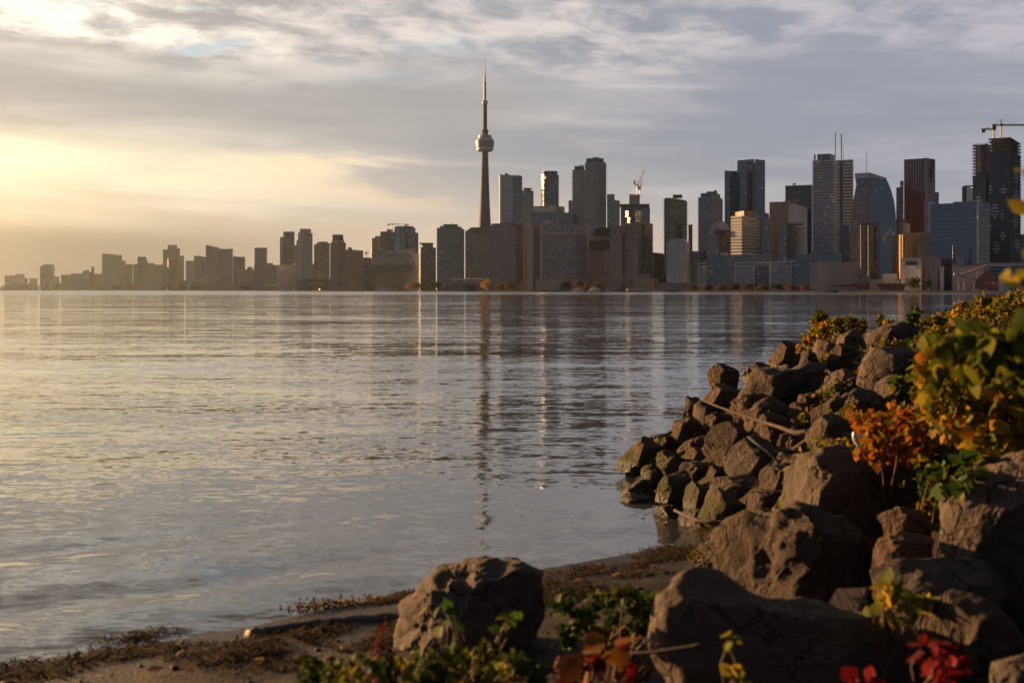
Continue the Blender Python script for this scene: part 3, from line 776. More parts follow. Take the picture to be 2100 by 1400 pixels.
    bld('red grid fronted block under a wide dark slate roof', O, ot, 70, [(T, 1207, 1252, 512, 'red_grid', {'split': .7, 'th': 24}), ('roof', 1207, 1252, 492, 'dark_roof', {'ybot': 512, 'kind': 'poly', 'd': 26, 'poly': [(1207, 512), (1209, 494), (1248, 492), (1251, 500), (1251, 512)]})])
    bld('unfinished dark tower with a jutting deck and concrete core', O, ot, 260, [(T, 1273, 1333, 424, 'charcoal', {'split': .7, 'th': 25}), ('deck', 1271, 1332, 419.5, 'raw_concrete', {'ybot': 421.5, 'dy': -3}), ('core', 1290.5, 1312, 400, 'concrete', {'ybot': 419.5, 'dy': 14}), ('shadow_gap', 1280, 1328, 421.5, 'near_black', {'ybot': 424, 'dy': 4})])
    bld('stepped stone hotel tower with a dark octagonal top and gold windows', 'hotel_tower', 'hotel', 60, [(T, 1275, 1329, 458, 'dusk_block', {'split': .62, 'th': 26, 'slabs': (3.1, .3), 'slab_style': 'dim_slab', 'name2': 'ledges'}), ('stepped_wing', 1251, 1276, 464, 'dusk_block', {'dy': 6}), ('stepped_wing', 1310, 1339, 457, 'slate', {'dy': 12, 'split': .4, 'th': 40}), ('neck', 1288, 1317, 444, 'near_black', {'ybot': 458, 'dy': 10, 'kind': 'cyl', 'n': 8}), (K, 1284, 1319, 431, 'charcoal', {'ybot': 444, 'dy': 4, 'kind': 'cyl', 'n': 8}), ('gold_window_bay', 1277, 1285, 460, 'gold_glass', {'ybot': 478, 'dy': -4, 'split': .5, 'th': 60}), ('gold_window_bay', 1259, 1265, 462, 'gold_glass', {'ybot': 470, 'dy': 2, 'split': .5, 'th': 60})])
    bld('low slanted concrete hall at the foot of the stepped stone hotel', 'waterfront_hall', 'low building', 18, [('hall', 1258, 1333, (567, 561, 561), 'dusk_block', {'d': 26}), ('wing', 1300, 1350, 573, 'concrete', {'d': 20, 'dy': -6}), ('wing', 1250, 1275, 571, 'dusk_block', {'d': 18, 'dy': -3})])
    bld('small tan block with a gold edge beyond the stepped stone hotel', O, ot, 160, [(T, 1338, 1362, (517, 520, 522), 'dusk_block', {'split': .12, 'th': 72, 'slabs': (3.4, .3), 'slab_style': 'dusk_block', 'name2': 'ledges'})])
    bld('dark condo tower with serrated balcony edges and a black cap', A, at, 160, [(T, 1362, 1409, 407, 'charcoal', {'split': .24, 'th': 62, 'slabs': (3.1, 1.5), 'slab_style': 'dark_slab'}), ('plain_top', 1364, 1407, 405.5, 'charcoal', {'ybot': 408, 'split': .24, 'th': 62}), (K, 1380, 1399, 399, 'near_black', {'ybot': 405.5, 'dy': 16})])
    bld('red and white lattice hoist tower beside the serrated dark condo', 'hoist_tower', 'hoist', 230, [('mast', 1412, 1420, 462, 'brick_low', {'slabs': (4, .4), 'slab_style': 'pale_wall', 'name2': 'lattice_bands'}), ('head', 1410.5, 1421.5, 460.5, 'pale_wall', {'ybot': 462})])
    bld('white framed condo block in front of the serrated dark tower', A, at, 30, [(T, 1367, 1415, 497, 'white_grid', {'split': .82, 'th': 20}), ('upper_block', 1372, 1408, 492, 'white_grid', {'ybot': 497, 'dy': 4, 'split': .82, 'th': 20}), (K, 1379, 1404, 489, 'grey_glass', {'ybot': 492, 'dy': 8}), ('side_wing', 1413, 1420, 515, 'charcoal', {'dy': 14})])
    bld('dark infill block behind the white framed condo', O, ot, 120, [(T, 1418, 1434, 515, 'charcoal', {})])
    bld('slate condo tower with a stepped crown and serrated edges', A, at, 150, [(T, 1432, 1482, 405, 'slate', {'split': .55, 'th': 34, 'slabs': (3.1, 1.3), 'slab_style': 'dim_slab'}), ('upper_block', 1437, 1477, 397, 'slate', {'ybot': 405, 'split': .55, 'th': 34, 'dy': 4}), (K, 1449, 1471, 392.5, 'grey_glass', {'ybot': 397, 'dy': 14}), ('chimney', 1464, 1470, 390, 'dim_slab', {'ybot': 392.5, 'dy': 18})])
    bld('arched crown apartment block in front of the slate condo', A, at, 70, [(T, 1450, 1496, 470, 'grey_glass', {'split': .5, 'th': 32}), ('arched_top', 1458, 1496, 456, 'white_grid', {'ybot': 472, 'kind': 'poly', 'd': 26, 'dy': 3, 'poly': [(1459, 472), (1460, 463), (1466, 456), (1474, 453), (1484, 454), (1490, 459), (1495, 466), (1496, 472)]}), ('gold_window_bay', 1461, 1468, 470, 'gold_glass', {'ybot': 482, 'dy': -3, 'split': .5, 'th': 60})])
    bld('faceted teal glass tower with a notched crown and red rooftop signs', O, ot, 300, [(T, 1486, 1569, 349, 'teal_glass', {'split': .55, 'th': 26, 'lip': False}), ('folded_panel', 1512, 1547, (328.5, 326, 326), 'teal_glass', {'dy': 12, 'd': 40, 'lip': False}), ('folded_panel', 1548, 1569, (326, 328.5, 328.5), 'teal_glass', {'dy': 14, 'd': 36, 'lip': False}), ('folded_panel', 1519, 1544, (347, 349, 349), 'grey_glass', {'dy': -5, 'd': 14, 'split': .5, 'th': 30, 'lip': False}), ('dark_slot', 1543, 1548.5, 334, 'near_black', {'dy': 8, 'd': 10}), ('sign', 1529, 1542, 333.5, 'brick_low', {'ybot': 336, 'd': 1.0, 'dy': 11}), ('sign', 1557, 1568, 335, 'brick_low', {'ybot': 338, 'd': 1.0, 'dy': 13}), ('folded_panel', 1486, 1513, (349, 350.5, 350.5), 'slate', {'dy': -6, 'd': 12, 'split': .4, 'th': 40, 'lip': False})])
    bld('white banded office block with gold lit ends and a brown roof house', O, ot, 90, [(T, 1499, 1561, 444, 'white_band', {'split': .36, 'th': 38.5, 'slabs': (4.2, .6), 'slab_style': 'light_slab', 'name2': 'ledges'}), (K, 1508, 1552, 434, 'warm_ribs', {'ybot': 444, 'split': .4, 'th': 66, 'dy': 6}), ('side_wing', 1561, 1579, 446, 'grey_glass', {'dy': 20})])
    bld('dark sliver of tower with a lit cap between the white and tan blocks', O, ot, 200, [(T, 1569, 1577, 438, 'near_black', {}), (K, 1569, 1573, 436, 'lit_stone', {'ybot': 438, 'dy': 2})])
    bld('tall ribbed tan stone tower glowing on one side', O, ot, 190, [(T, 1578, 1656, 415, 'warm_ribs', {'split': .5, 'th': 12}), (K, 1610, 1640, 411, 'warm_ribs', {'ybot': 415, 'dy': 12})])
    bld('grey condo block standing in front of the ribbed tan tower', A, at, 60, [(T, 1596.5, 1650, 460, 'grey_glass', {'split': .3, 'th': 50}), ('upper_block', 1599, 1648, 458.5, 'grey_glass', {'ybot': 460, 'dy': 4})])
    bld('flat black slab tower behind the ribbed tan tower', O, ot, 330, [(T, 1610.5, 1667, 379, 'near_black', {'split': .96, 'th': 8}), (K, 1626, 1632, 376, 'near_black', {'ybot': 379, 'dy': 8})])
    bld('tall condo with pale balcony bands, twin masts and a glass crown', A, at, 110, [(T, 1667, 1715, 329, 'slate', {'split': .86, 'th': 18, 'slabs': (3.2, 1.0)}), ('glass_crown', 1676, 1712, 317, 'teal_glass', {'ybot': 329, 'split': .7, 'th': 20, 'dy': 5}), ('sunlit_fin', 1669, 1673, 316.5, 'white_wall', {'ybot': 330, 'd': 3, 'dy': -1})])
    bld('white marble tower with a dark slot and fine horizontal bands', O, ot, 210, [(T, 1714, 1750, 327, 'marble', {'split': .97, 'th': 10, 'slabs': (4.0, .3), 'name2': 'ledges'}), ('dark_slot', 1722, 1728.5, 329, 'near_black', {'d': 2, 'dy': -2.5}), ('roof_mast', 1712.3, 1714, 273, 'dim_slab', {'ybot': 327, 'd': 1.0, 'dy': 15}), ('roof_mast', 1724.3, 1726.6, 275, 'pale_wall', {'ybot': 327, 'd': 1.2, 'dy': 15}), ('roof_mast', 1728.7, 1729.6, 300, 'dim_slab', {'ybot': 327, 'd': .6, 'dy': 12})])
    bld('narrow black tower at the foot of the marble tower', O, ot, 120, [(T, 1722, 1741, 461, 'near_black', {})])
    bld('long green glass podium block below the balcony banded condo', 'podium_building', 'low building', 55, [('block', 1630, 1727, 522, 'green_glass', {'d': 30}), ('roof_house', 1662, 1700, 517, 'green_glass', {'ybot': 522, 'd': 18, 'dy': 8})])
    bld('curved sail shaped tower with a stepped flank and a pale flat top', A, at, 130, [(T, 1747, 1838, 360, 'teal_glass', {'kind': 'poly', 'd': 34, 'th': 0, 'poly': [(1784, 600), (1784, 364), (1817, 366), (1822, 376), (1828, 391), (1833, 410), (1836, 430), (1838, 455), (1838, 500), (1836, 545), (1833, 600)]}), ('stepped_flank', 1742, 1784, 375, 'dusk_block', {'kind': 'poly', 'd': 32, 'dy': 2, 'poly': [(1742, 600), (1744, 540), (1746, 440), (1750, 410), (1754, 390), (1757, 372), (1784, 372), (1784, 600)]}), ('flat_top', 1753, 1817, 356, 'pale_wall', {'ybot': 364, 'split': .47, 'th': 38, 'dy': 6}), ('upper_block', 1755, 1815, 364, 'grey_glass', {'ybot': 374, 'split': .47, 'th': 38, 'dy': 9}), ('roof_mast', 1776.6, 1777.4, 310, 'charcoal', {'ybot': 356, 'd': .5, 'dy': 20})])
    bld('bronze tower with two columns of copper bays and a dark centre strip', A, at, 45, [(T, 1764, 1803, 460, 'charcoal', {'split': .6, 'th': 30}), ('copper_bay', 1765, 1771.5, 461, 'dark_slab', {'kind': 'cyl', 'dy': -6, 'slabs': (9, .8), 'slab_style': 'tan_condo', 'n': 10}), ('copper_bay', 1780.5, 1786.5, 462, 'dark_slab', {'kind': 'cyl', 'dy': -5, 'slabs': (9, .8), 'slab_style': 'tan_condo', 'n': 10}), (K, 1766, 1801, 458.5, 'dark_slab', {'ybot': 460, 'dy': 6}), ('side_wing', 1792, 1804, 462, 'dusk_block', {'dy': 14})])
    bld('slate tower with a spired shoulder half hidden by the red tower', O, ot, 330, [(T, 1838, 1853, 384, 'slate', {}), ('upper_block', 1846, 1853, 371, 'slate', {'ybot': 384, 'dy': 4})])
    bld('tall deep red stone tower with a dark stain down one face', O, ot, 260, [(T, 1854, 1918, 326.5, 'red_stone', {'split': .68, 'th': 26}), ('roof_notch', 1908, 1917, 330, 'near_black', {'kind': 'poly', 'd': 1.5, 'th': -40, 'dy': 4, 'poly': [(1908, 350), (1909, 332), (1911, 326.6), (1917, 326.6), (1916, 340), (1913, 362), (1911, 374), (1909, 372)]}), ('face_panel', 1898, 1918, 327, 'red_stone_bright', {'th': -62 + 26 - 28, 'd': 2, 'dy': 20})])
    bld('thin glass tower showing beside the red tower', O, ot, 360, [(T, 1916, 1925.5, 394, 'teal_glass', {})])
    bld('white gridded tower in front of the red tower base', O, ot, 200, [(T, 1896, 1926, 413, 'white_grid', {'split': .3, 'th': 40})])
    bld('old stone tower with a domed top below the red tower', O, ot, 160, [(T, 1836, 1866, 456, 'grey_stone', {'split': .5, 'th': 30}), ('domed_top', 1839, 1862, 450, 'grey_stone', {'ybot': 456, 'kind': 'cyl', 'dy': 4})])
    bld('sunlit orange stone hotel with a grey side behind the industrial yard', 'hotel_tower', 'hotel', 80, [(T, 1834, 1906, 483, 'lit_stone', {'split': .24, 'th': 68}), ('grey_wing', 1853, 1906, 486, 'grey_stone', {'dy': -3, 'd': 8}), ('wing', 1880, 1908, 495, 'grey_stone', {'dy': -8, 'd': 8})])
    bld('white plant rooms with a lit roof edge behind the stone hotel', O, ot, 130, [(T, 1857, 1908, 477, 'pale_wall', {'split': .45, 'th': 62}), (K, 1890, 1908, 475, 'white_wall', {'ybot': 477, 'dy': 6})])
    bld('wide dark blue glass office block with a paler end face', O, ot, 70, [(T, 1908.5, 2030, 417, 'blue_glass', {'split': .81, 'th': 24}), ('pale_end', 2006.5, 2030, 416.5, 'blue_glass_bright', {'th': -66 , 'd': 1.5, 'dy': -1}), (K, 1955, 2000, 415, 'blue_glass', {'ybot': 417, 'dy': 10})])
    bld('slim grey tower peeping out beside the unfinished chequered tower', O, ot, 420, [(T, 1973, 1996, 382, 'grey_glass', {'split': .4, 'th': 40}), (K, 1977, 1995, 380, 'slate', {'ybot': 382, 'dy': 5})])
    bld('pale sliver of tower at the edge of the view', O, ot, 300, [(T, 2091, 2125, 482, 'grey_glass', {})])


# ------------------------------------------------------------------ the unfinished chequered tower, the broadcast tower, cranes
def build_chequered_tower():
    Y = shoreY(2045) + 160
    root = empty('unfinished_tower', ((2045 - CX) / F * Y, Y, LANDZ - .4), 'tallest unfinished tower with white chequered balcony patches and open top floors', 'apartment tower')
    rnd = random.Random(4)
    slabm = fmat('light_slab'); darks = fmat('slate')
    for part, x0, x1, ytop, split, th, dy in (('front_block', 2028, 2093, 282, .66, 24, 0), ('rear_block', 1995, 2031, 293, .74, 24, 26)):
        C, a, s, t = px_plan(x0, x1, Y + dy, split, th)
        H = zpx(ytop, Y + dy) - root.location.z
        loc = (C.x - root.location.x, C.y - root.location.y, 0)
        cut = H - (13 if part == 'front_block' else 34)
        MB().prism([(-s, 0), (0, 0), (0, t), (-s, t)], 0, cut).build(part, fmat('far_slab'), root, loc, -a)
        b = MB()                                          # open storeys: slabs, columns, core
        q = cut
        while q < H:
            b.box(-s - .8, .8, -.8, t + .8, q, q + .35); q += 3.2
        for i in range(9):
            b.box(-s + i * s / 8 - .25 + (.3 if i == 0 else 0), -s + i * s / 8 + .25 - (.3 if i == 8 else 0), .05, .55, cut, H)
            b.box(-.6, -.1, i * t / 8 - .25 + (.7 if i == 0 else 0), i * t / 8 + .25, cut, H)
        b.box(-s * .8, -s * .2, t * .2, t * .8, cut, H - 2)
        b.build('open_storeys', fmat('raw_concrete'), root, loc, -a)
        e = MB()                                          # dark balcony slabs with serrated ends
        q = 4.0
        while q < cut:
            e.box(-s - 1.0, 1.0, -.6, t + .9, q, q + .3); q += 3.2
        w = MB()                                          # diamond patches of white balcony fronts
        for face in ('l', 'r'):
            L = s if face == 'l' else t
            pats = [(.29, .52, .25, 9.5), (.71, .655, .2, 5.5), (.07, .665, .15, 5.5), (.38, .28, .2, 8), (.67, .36, .14, 7), (.65, .49, .1, 6), (.06, .42, .1, 7.5), (.6, .10, .15, 5)] if face == 'l' else [(.5, .62, .4, 10), (.5, .75, .3, 8), (.4, .45, .3, 7), (.6, .30, .35, 8), (.5, .15, .3, 6)]
            if part == 'rear_block': pats = [(.45, .60, .36, 8.5), (.3, .40, .3, 7)]
            for (cu, cz, hw, hh) in pats:
                q = 4.0
                while q < cut:
                    f = 1 - abs(q - cz * H) / hh
                    if f > 0:
                        u0, u1 = max(0, cu - hw * f) * L, min(1, cu + hw * f) * L
                        if face == 'l': w.box(-s + u0, -s + u1, -1.25, -1.05, q - .1, q + 1.1)
                        else: w.box(1.15, 1.35, u0, u1, q - .1, q + 1.1)
                    q += 3.2
        nd = len(e.f)
        e.add(w.v, w.f)
        ob = e.build('balconies', [fmat('dark_roof'), slabm], root, loc, -a)
        for i, pl in enumerate(ob.data.polygons): pl.material_index = int(i >= nd)
    # hoarding lit by the sun on the rear block
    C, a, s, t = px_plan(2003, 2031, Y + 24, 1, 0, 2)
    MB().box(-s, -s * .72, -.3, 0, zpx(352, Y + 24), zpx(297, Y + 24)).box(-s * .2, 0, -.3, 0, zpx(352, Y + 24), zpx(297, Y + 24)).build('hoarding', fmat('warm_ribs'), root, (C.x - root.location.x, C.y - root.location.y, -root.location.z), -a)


def build_broadcast_tower():
    Y = 2716.0
    X = (994.5 - CX) / F * Y
    root = empty('broadcast_tower', (X, Y, 0), 'very tall slender concrete broadcast tower with a round pod and needle mast', 'tower')
    conc = plain('tower_concrete', (.118, .116, .118), .85, .12, .05)
    white = plain('tower_radome', (.46, .445, .43), .5, .05, .05)
    dark = plain('tower_dark_band', (.09, .085, .085), .35, .1, .05)
    met = plain('tower_mast_paint', (.42, .38, .38), .5, .1, .05)
    z = lambda y: CAMZ + (HZ - y) / F * Y
    m = lambda px: px / F * Y
    # three-legged tapering shaft
    def star(rl, rc):
        pts = []
        for k in range(3):
            a = R(-30 + 120 * k)
            w = 0.23
            pts += [(rl * math.cos(a - w), rl * math.sin(a - w)), (rl * math.cos(a + w), rl * math.sin(a + w)), (rc * math.cos(a + R(60)), rc * math.sin(a + R(60)))]
        return pts
    v, f = [], []
    lev = [(0, 31, 18), (z(540), 20.5, 13), (z(467), 15.2, 10.5), (z(420), 12.2, 9.0), (z(370), 10.0, 7.8), (z(310), 8.0, 7.2)]
    for q, rl, rc in lev: v += [(a, b, q) for a, b in star(rl, rc)]
    n = 9
    for j in range(len(lev) - 1):
        for k in range(n): f.append((j * n + k, j * n + (k + 1) % n, (j + 1) * n + (k + 1) % n, (j + 1) * n + k))
    f.append(tuple(range((len(lev) - 1) * n, len(lev) * n)))
    mesh_obj('shaft', v, f, conc, root)
    pod = MB().lathe([(m(7), z(311.5)), (m(14.5), z(310.6)), (m(17.2), z(308)), (m(17.6), z(305)), (m(16.8), z(302.2)), (m(15.5), z(301.4))], 40).build('radome_ring', white, root, smooth=False)
    MB().lathe([(m(15), z(301.4)), (m(17.6), z(300.4)), (m(18.4), z(297.5)), (m(18.6), z(293.0)), (m(19.2), z(290.5)), (m(18.6), z(288)), (m(16), z(285.8))], 40).build('pod_body', white, root)
    for y0, y1, r in ((300.9, 299.2, 18.5), (296.2, 294.6, 19.0), (292.2, 290.9, 19.5)):
        MB().lathe([(m(r), z(y0)), (m(r), z(y1))], 40).build('window_band', dark, root)
    MB().lathe([(m(16.4), z(286)), (m(14.6), z(283.4)), (m(13.6), z(283)), (m(13.6), z(278.4)), (m(12), z(278))], 40).build('pod_roof', met, root)
    MB().lathe([(m(6.6), z(278.2)), (m(6.6), z(271.5)), (m(7.2), z(271)), (m(7.2), z(267.2)), (m(4.6), z(266.6))], 12).build('collar', conc, root)
    MB().lathe([(m(4.5), z(267)), (m(4.2), z(213.8))], 12).build('upper_shaft', conc, root)
    MB().lathe([(m(4.2), z(214.4)), (m(5.9), z(212.6)), (m(6.0), z(209.4)), (m(5.2), z(207.2)), (m(3.2), z(206))], 24).build('small_pod', white, root)
    mast = MB().lathe([(m(2.7), z(206.4)), (m(2.5), z(172.2)), (m(2.9), z(172)), (m(2.9), z(169.8)), (m(2.0), z(169.4)), (m(1.8), z(158.6)), (m(2.2), z(158.4)), (m(2.2), z(156.6)), (m(1.1), z(156.2)), (m(.95), z(141)), (m(.75), z(140.8)), (m(.55), z(119.5))], 10)
    mast.build('needle_mast', met, root)


def crane(label, px, ybase, yjib, ytip, jl, jr, dY, luff=None, col=(.30, .26, .24)):
    """tower crane: jl / jr photo columns of counter-jib and jib ends"""
    Y = shoreY(px) + dY
    m = plain('crane_paint', col, .5, .15, .3)
    z = lambda y: CAMZ + (HZ - y) / F * Y
    X = lambda p: (p - CX) / F * Y
    root = empty('tower_crane', (X(px), Y, z(ybase)), label, 'crane', 'tower cranes over the skyline')
    def lattice(p, q, w, bays):
        b = MB(); p, q = Vector(p), Vector(q); d = (q - p).normalized()
        u = d.cross(Vector((0, 1, 0))); u = (u if u.length > .1 else Vector((1, 0, 0))).normalized() * w; v = d.cross(u).normalized() * w
        cs = [u + v, u - v, -u - v, -u + v]
        for c in cs: b.tube([p + c, q + c], .30, 4)
        for i in range(bays):
            s0, s1 = p.lerp(q, i / bays), p.lerp(q, (i + 1) / bays)
            for k in range(4): b.tube([s0 + cs[k], s1 + cs[(k + 1) % 4]], .2, 3)
        return b
    hj = z(yjib) - z(ybase)
    lattice((0, 0, -1), (0, 0, hj), .55, 8).build('mast', m, root)
    MB().box(-1.1, 1.1, -1.4, 1.2, hj + .1, hj + 2.6).build('cab', m, root)
    if luff is None:
        lattice((0, 0, hj + 1.2), (X(jr) - X(px), 0, hj + 1.2), .6, 14).build('jib', m, root)
        lattice((0, 0, hj + 1.2), (X(jl) - X(px), 0, hj + 1.2), .6, 6).build('counter_jib', m, root)
        a = z(ytip) - z(ybase)
        b = MB().tube([(-.8, 0, hj + 2), (0, 0, a)], .3, 4).tube([(.8, 0, hj + 2), (0, 0, a)], .3, 4)
        b.build('apex', m, root)
        MB().tube([(0, 0, a), ((X(jr) - X(px)) * .65, 0, hj + 1.8)], .16, 3).tube([(0, 0, a), ((X(jl) - X(px)) * .85, 0, hj + 1.8)], .16, 3).build('tie_bar', m, root)
        ex = X(jl) - X(px)
        MB().box(min(ex, ex + 4), max(ex, ex + 4), -1.2, 1.2, hj - 2.2, hj + .6).build('counterweight', m, root)
    else:
        lx, lz = X(luff[0]) - X(px), z(luff[1]) - z(ybase)
        lattice((.8, 0, hj + 1), (lx, 0, lz), .55, 14).build('jib', m, root)
        bx, bz = X(jl) - X(px), hj + 3
        lattice((-.5, 0, hj + 1), (bx, 0, bz - 1), .6, 4).build('counter_jib', m, root)
        MB().box(bx - 2, bx + 1.5, -1.2, 1.2, bz - 1, bz + 5).build('counterweight', m, root)
        ax, azz = bx * .5, hj + 12
        MB().tube([(0, 0, hj + 2), (ax, 0, azz)], .3, 4).tube([(ax, 0, azz), (lx * .9, 0, lz * .97)], .14, 3).build('apex', m, root)


def build_cranes():
    crane('small hammerhead crane over the golden formwork tower', 804, 476, 461, 457.5, 795, 832, 380)
    crane('short hammerhead crane on the glass office box', 836, 466, 462, 459.5, 830, 839, 340)
    crane('far little crane above the low dark block', 752, 530, 519, 512, 748, 757, 340)
    crane('white luffing crane with a raised boom on the concrete core', 1306.5, 400, 381, 372, 1301, 0, 275, (1323, 348), (.62, .55, .52))
    crane('second luffing crane folded steeply beside the white one', 1312, 401, 390, 385, 1309.5, 0, 285, (1316, 371), (.55, .42, .38))
    crane('long hammerhead crane on the tallest unfinished tower', 2053, 284, 259, 245.5, 2034, 2108, 175, None, (.07, .07, .08))
    crane('shorter hammerhead crane behind the long one', 2038, 284, 267.5, 260, 2012, 2042, 190, None, (.07, .07, .08))


# ------------------------------------------------------------------ low waterfront buildings, trees and boats on the far shore
def framed_block(label, x0, x1, ytop, dY, split, style='white_frame'):
    """glassy waterfront office block inside a pale frame"""
    Y = shoreY((x0 + x1) / 2) + dY
    root = empty('waterfront_office', (((x0 + x1) / 2 - CX) / F * Y, Y, LANDZ - .4), label, 'office block', 'white framed offices along the quay')
    C, a, s, t = px_plan(x0, x1, Y, split, 12)
    H = zpx(ytop, Y) - root.location.z
    loc = (C.x - root.location.x, C.y - root.location.y, 0)
    MB().prism([(-s, 0), (0, 0), (0, t), (-s, t)], 0, H - 3).build('block', fmat(style), root, loc, -a)
    b = MB()
    b.box(-s - .4, .4, -.7, t + .5, H - 1.0, H)                        # roof plate on the frame
    for u in (-s, -s * .45, 0): b.box(u - .35, u + .35, -.7, -.02, 0, H - 1.0)
    b.box(-s + .35, -s * .45 - .35, -.6, -.03, H - 5.2, H - 4.6)
    b.build('pale_frame', fmat('white_wall'), root, loc, -a)
    MB().box(-s * .85, -s * .2, t * .2, t * .7, H + .01, H + 2.6).build('roof_cap', fmat('grey_glass'), root, loc, -a)
    MB().box(-s * .44, -.36, -.25, -.02, 0, H - 5).build('dark_glazing', fmat('charcoal'), root, loc, -a)


def build_low_shore():
    lb = 'low building'
    framed_block('white framed glass office below the arched apartment block', 1432, 1508, 538, 25, .97)
    framed_block('white framed glass office below the white banded block', 1508, 1581, 537, 22, .97)
    framed_block('white framed glass office beside the speckled concrete cube', 1582, 1660, 536, 20, .97)
    bld('long grey brown block behind the white framed offices', 'office_block', 'office block', 50, [('block', 1450, 1582, 524, 'grey_glass', {'d': 24}), ('roof_house', 1478, 1494, 518, 'pale_wall', {'ybot': 524, 'dy': 6}), ('roof_house', 1531, 1545, 518, 'pale_wall', {'ybot': 524, 'dy': 6}), ('roof_house', 1580, 1660, 529, 'slate', {'d': 16, 'dy': 4})])
    # speckled concrete cube with scattered small windows
    Y = shoreY(1720) + 14
    root = empty('concrete_cube', ((1720 - CX) / F * Y, Y, LANDZ - .4), 'blank concrete cube speckled with small dark windows by the quay', 'building')
    C, a, s, t = px_plan(1678, 1761, Y, .985, 8)
    zt = zpx(535, Y) - root.location.z; zr = zpx(538, Y) - root.location.z
    loc = (C.x - root.location.x, C.y - root.location.y, 0)
    MB().prism([(-s, 0), (0, 0), (0, t), (-s, t)], 0, [zt, zr, zr, zt]).build('cube_wall', plain('pale_concrete', (.27, .255, .265), .85, .1, .2), root, loc, -a)
    rnd = random.Random(11); dk = fmat('near_black')
    for i in range(44):
        u, q = -s * rnd.uniform(.05, .93), rnd.uniform(5, zr - 3)
        w = rnd.choice((.35, .5, .9))
        MB().box(u, u + w, -.06, .1, q, q + rnd.choice((.7, .9, .5))).build('window', dk, root, loc, -a)
    vol(root, 'glazed_side', 1662, 1678, 538, 'white_frame', Y + 3, ybot=592)
    bld('low red roofed shed with a white colonnade on the quay', 'market_shed', 'shed', 8, [('colonnade', 1687, 1808, 589, 'white_grid', {'d': 10}), ('red_roof', 1692, 1808, 580, 'brick_low', {'ybot': 589, 'kind': 'poly', 'd': 12, 'poly': [(1690, 589), (1755, 580), (1770, 577), (1808, 582), (1808, 589)]})])
    bld('small dark green kiosk under the bronze tower', 'kiosk', 'kiosk', 16, [('block', 1762, 1786, 568, 'green_hall', {'d': 10}), (K, 1764, 1784, 566, 'dark_slab', {'ybot': 568, 'dy': 1})])
    bld('grey stepped warehouse between the kiosk and the white silo', 'warehouse', 'warehouse', 20, [('block', 1783, 1812, 573, 'concrete', {}), ('block', 1810, 1840, 561, 'pale_wall', {'dy': 6}), ('side_wing', 1837, 1852, 572, 'concrete', {'dy': 4}), ('white_door', 1838, 1843, 576, 'white_wall', {'dy': 2})])
    bld('white stacked plant building with a dark loading gap', 'plant_building', 'factory', 30, [('block', 1848, 1890, 531, 'pale_wall', {'dy': 16}), ('white_block', 1855, 1888, 551, 'white_wall', {}), ('upper_block', 1859, 1877, 544, 'white_wall', {'ybot': 551, 'dy': 3}), ('loading_gap', 1858, 1882, 536, 'near_black', {'ybot': 544, 'd': 3, 'dy': 13})])
    bld('tall grey concrete silo with a shadowed side', 'concrete_silo', 'silo', 26, [('silo', 1896, 1930, 527, 'concrete', {'split': .7, 'th': 20}), ('white_stair', 1926, 1936, 546, 'white_wall', {'dy': 6}), ('white_stair', 1928, 1935, 558, 'white_wall', {'dy': 4})])
    bld('pale ribbed process hall behind the conveyors', 'process_hall', 'factory', 34, [('hall', 1953, 2017, 544, 'pale_wall', {'d': 30}), ('roof_house', 1962, 1975, 531, 'white_frame', {'ybot': 544, 'dy': 4}), ('red_ledge', 1953, 2014, 542.5, 'brick_low', {'ybot': 544, 'd': 3, 'dy': -1})])
    bld('brick gabled shed under the sloping conveyor', 'brick_shed', 'shed', 22, [('gable_wall', 2000, 2052, 560, 'brick_low', {'kind': 'poly', 'd': 24, 'poly': [(1998, 592), (2003, 572), (2020, 558), (2030, 554), (2052, 572), (2052, 592)]}), ('blue_door', 2034, 2044, 577, 'blue_glass', {'ybot': 587, 'd': .6, 'dy': -1})])
    bld('dark long shed with a pale eave beside the brick gable', 'long_shed', 'shed', 40, [('shed', 2030, 2120, 546, 'charcoal', {'d': 24}), ('pale_eave', 2030, 2120, 541, 'pale_wall', {'ybot': 546, 'd': 26, 'dy': -1})])
    bld('white cabin on the quay below the long dark shed', 'cabin', 'cabin', 6, [('cabin_wall', 2048, 2070, 565, 'white_wall', {'d': 8}), (K, 2047, 2071, 563.6, 'dim_slab', {'ybot': 565, 'd': 9, 'dy': -.5})])
    bld('long low brick sheds along the industrial quay', 'quay_shed', 'shed', 4, [('shed', 1800, 1862, 581, 'brick_low', {'d': 8, 'dy': 4}), ('shed', 1912, 1972, 578, 'brick_low', {'d': 10}), ('shed', 1972, 2046, 580, 'slate', {'d': 10, 'dy': 2}), ('pale_eave', 1914, 1972, 576.5, 'dim_slab', {'ybot': 578, 'd': 10.5, 'dy': -.3})])
    bld('dark slender chimney before the blue glass block', 'chimney_stack', 'chimney', 40, [('stack', 1954, 1958.6, 503, 'near_black', {'kind': 'cyl', 'n': 12}), ('stack_base', 1952, 1960.5, 533, 'near_black', {'kind': 'cyl', 'n': 12})])
    # conveyors
    cm = fmat('concrete'); dm = fmat('dark_slab')
    for label, p, q, nleg in (('long grey conveyor sloping down to the quay', (1956, 562), (2052, 590), 3), ('grey conveyor rising behind the brick gable', (1968, 565), (2024, 545), 2)):
        Y = shoreY(2000) + 12
        A, B = px_at(*p, Y), px_at(*q, Y + 3)
        root = empty('conveyor', (A.x, A.y, LANDZ - .4), label, 'conveyor', 'conveyors of the industrial yard')
        o = Vector(root.location)
        d = (B - A); n = Vector((0, 1, 0)); up = Vector((0, 0, 1))
        v = [A - o + n * i + up * k for i in (-1, 1) for k in (-.9, .9)] + [B - o + n * i + up * k for i in (-1, 1) for k in (-.9, .9)]
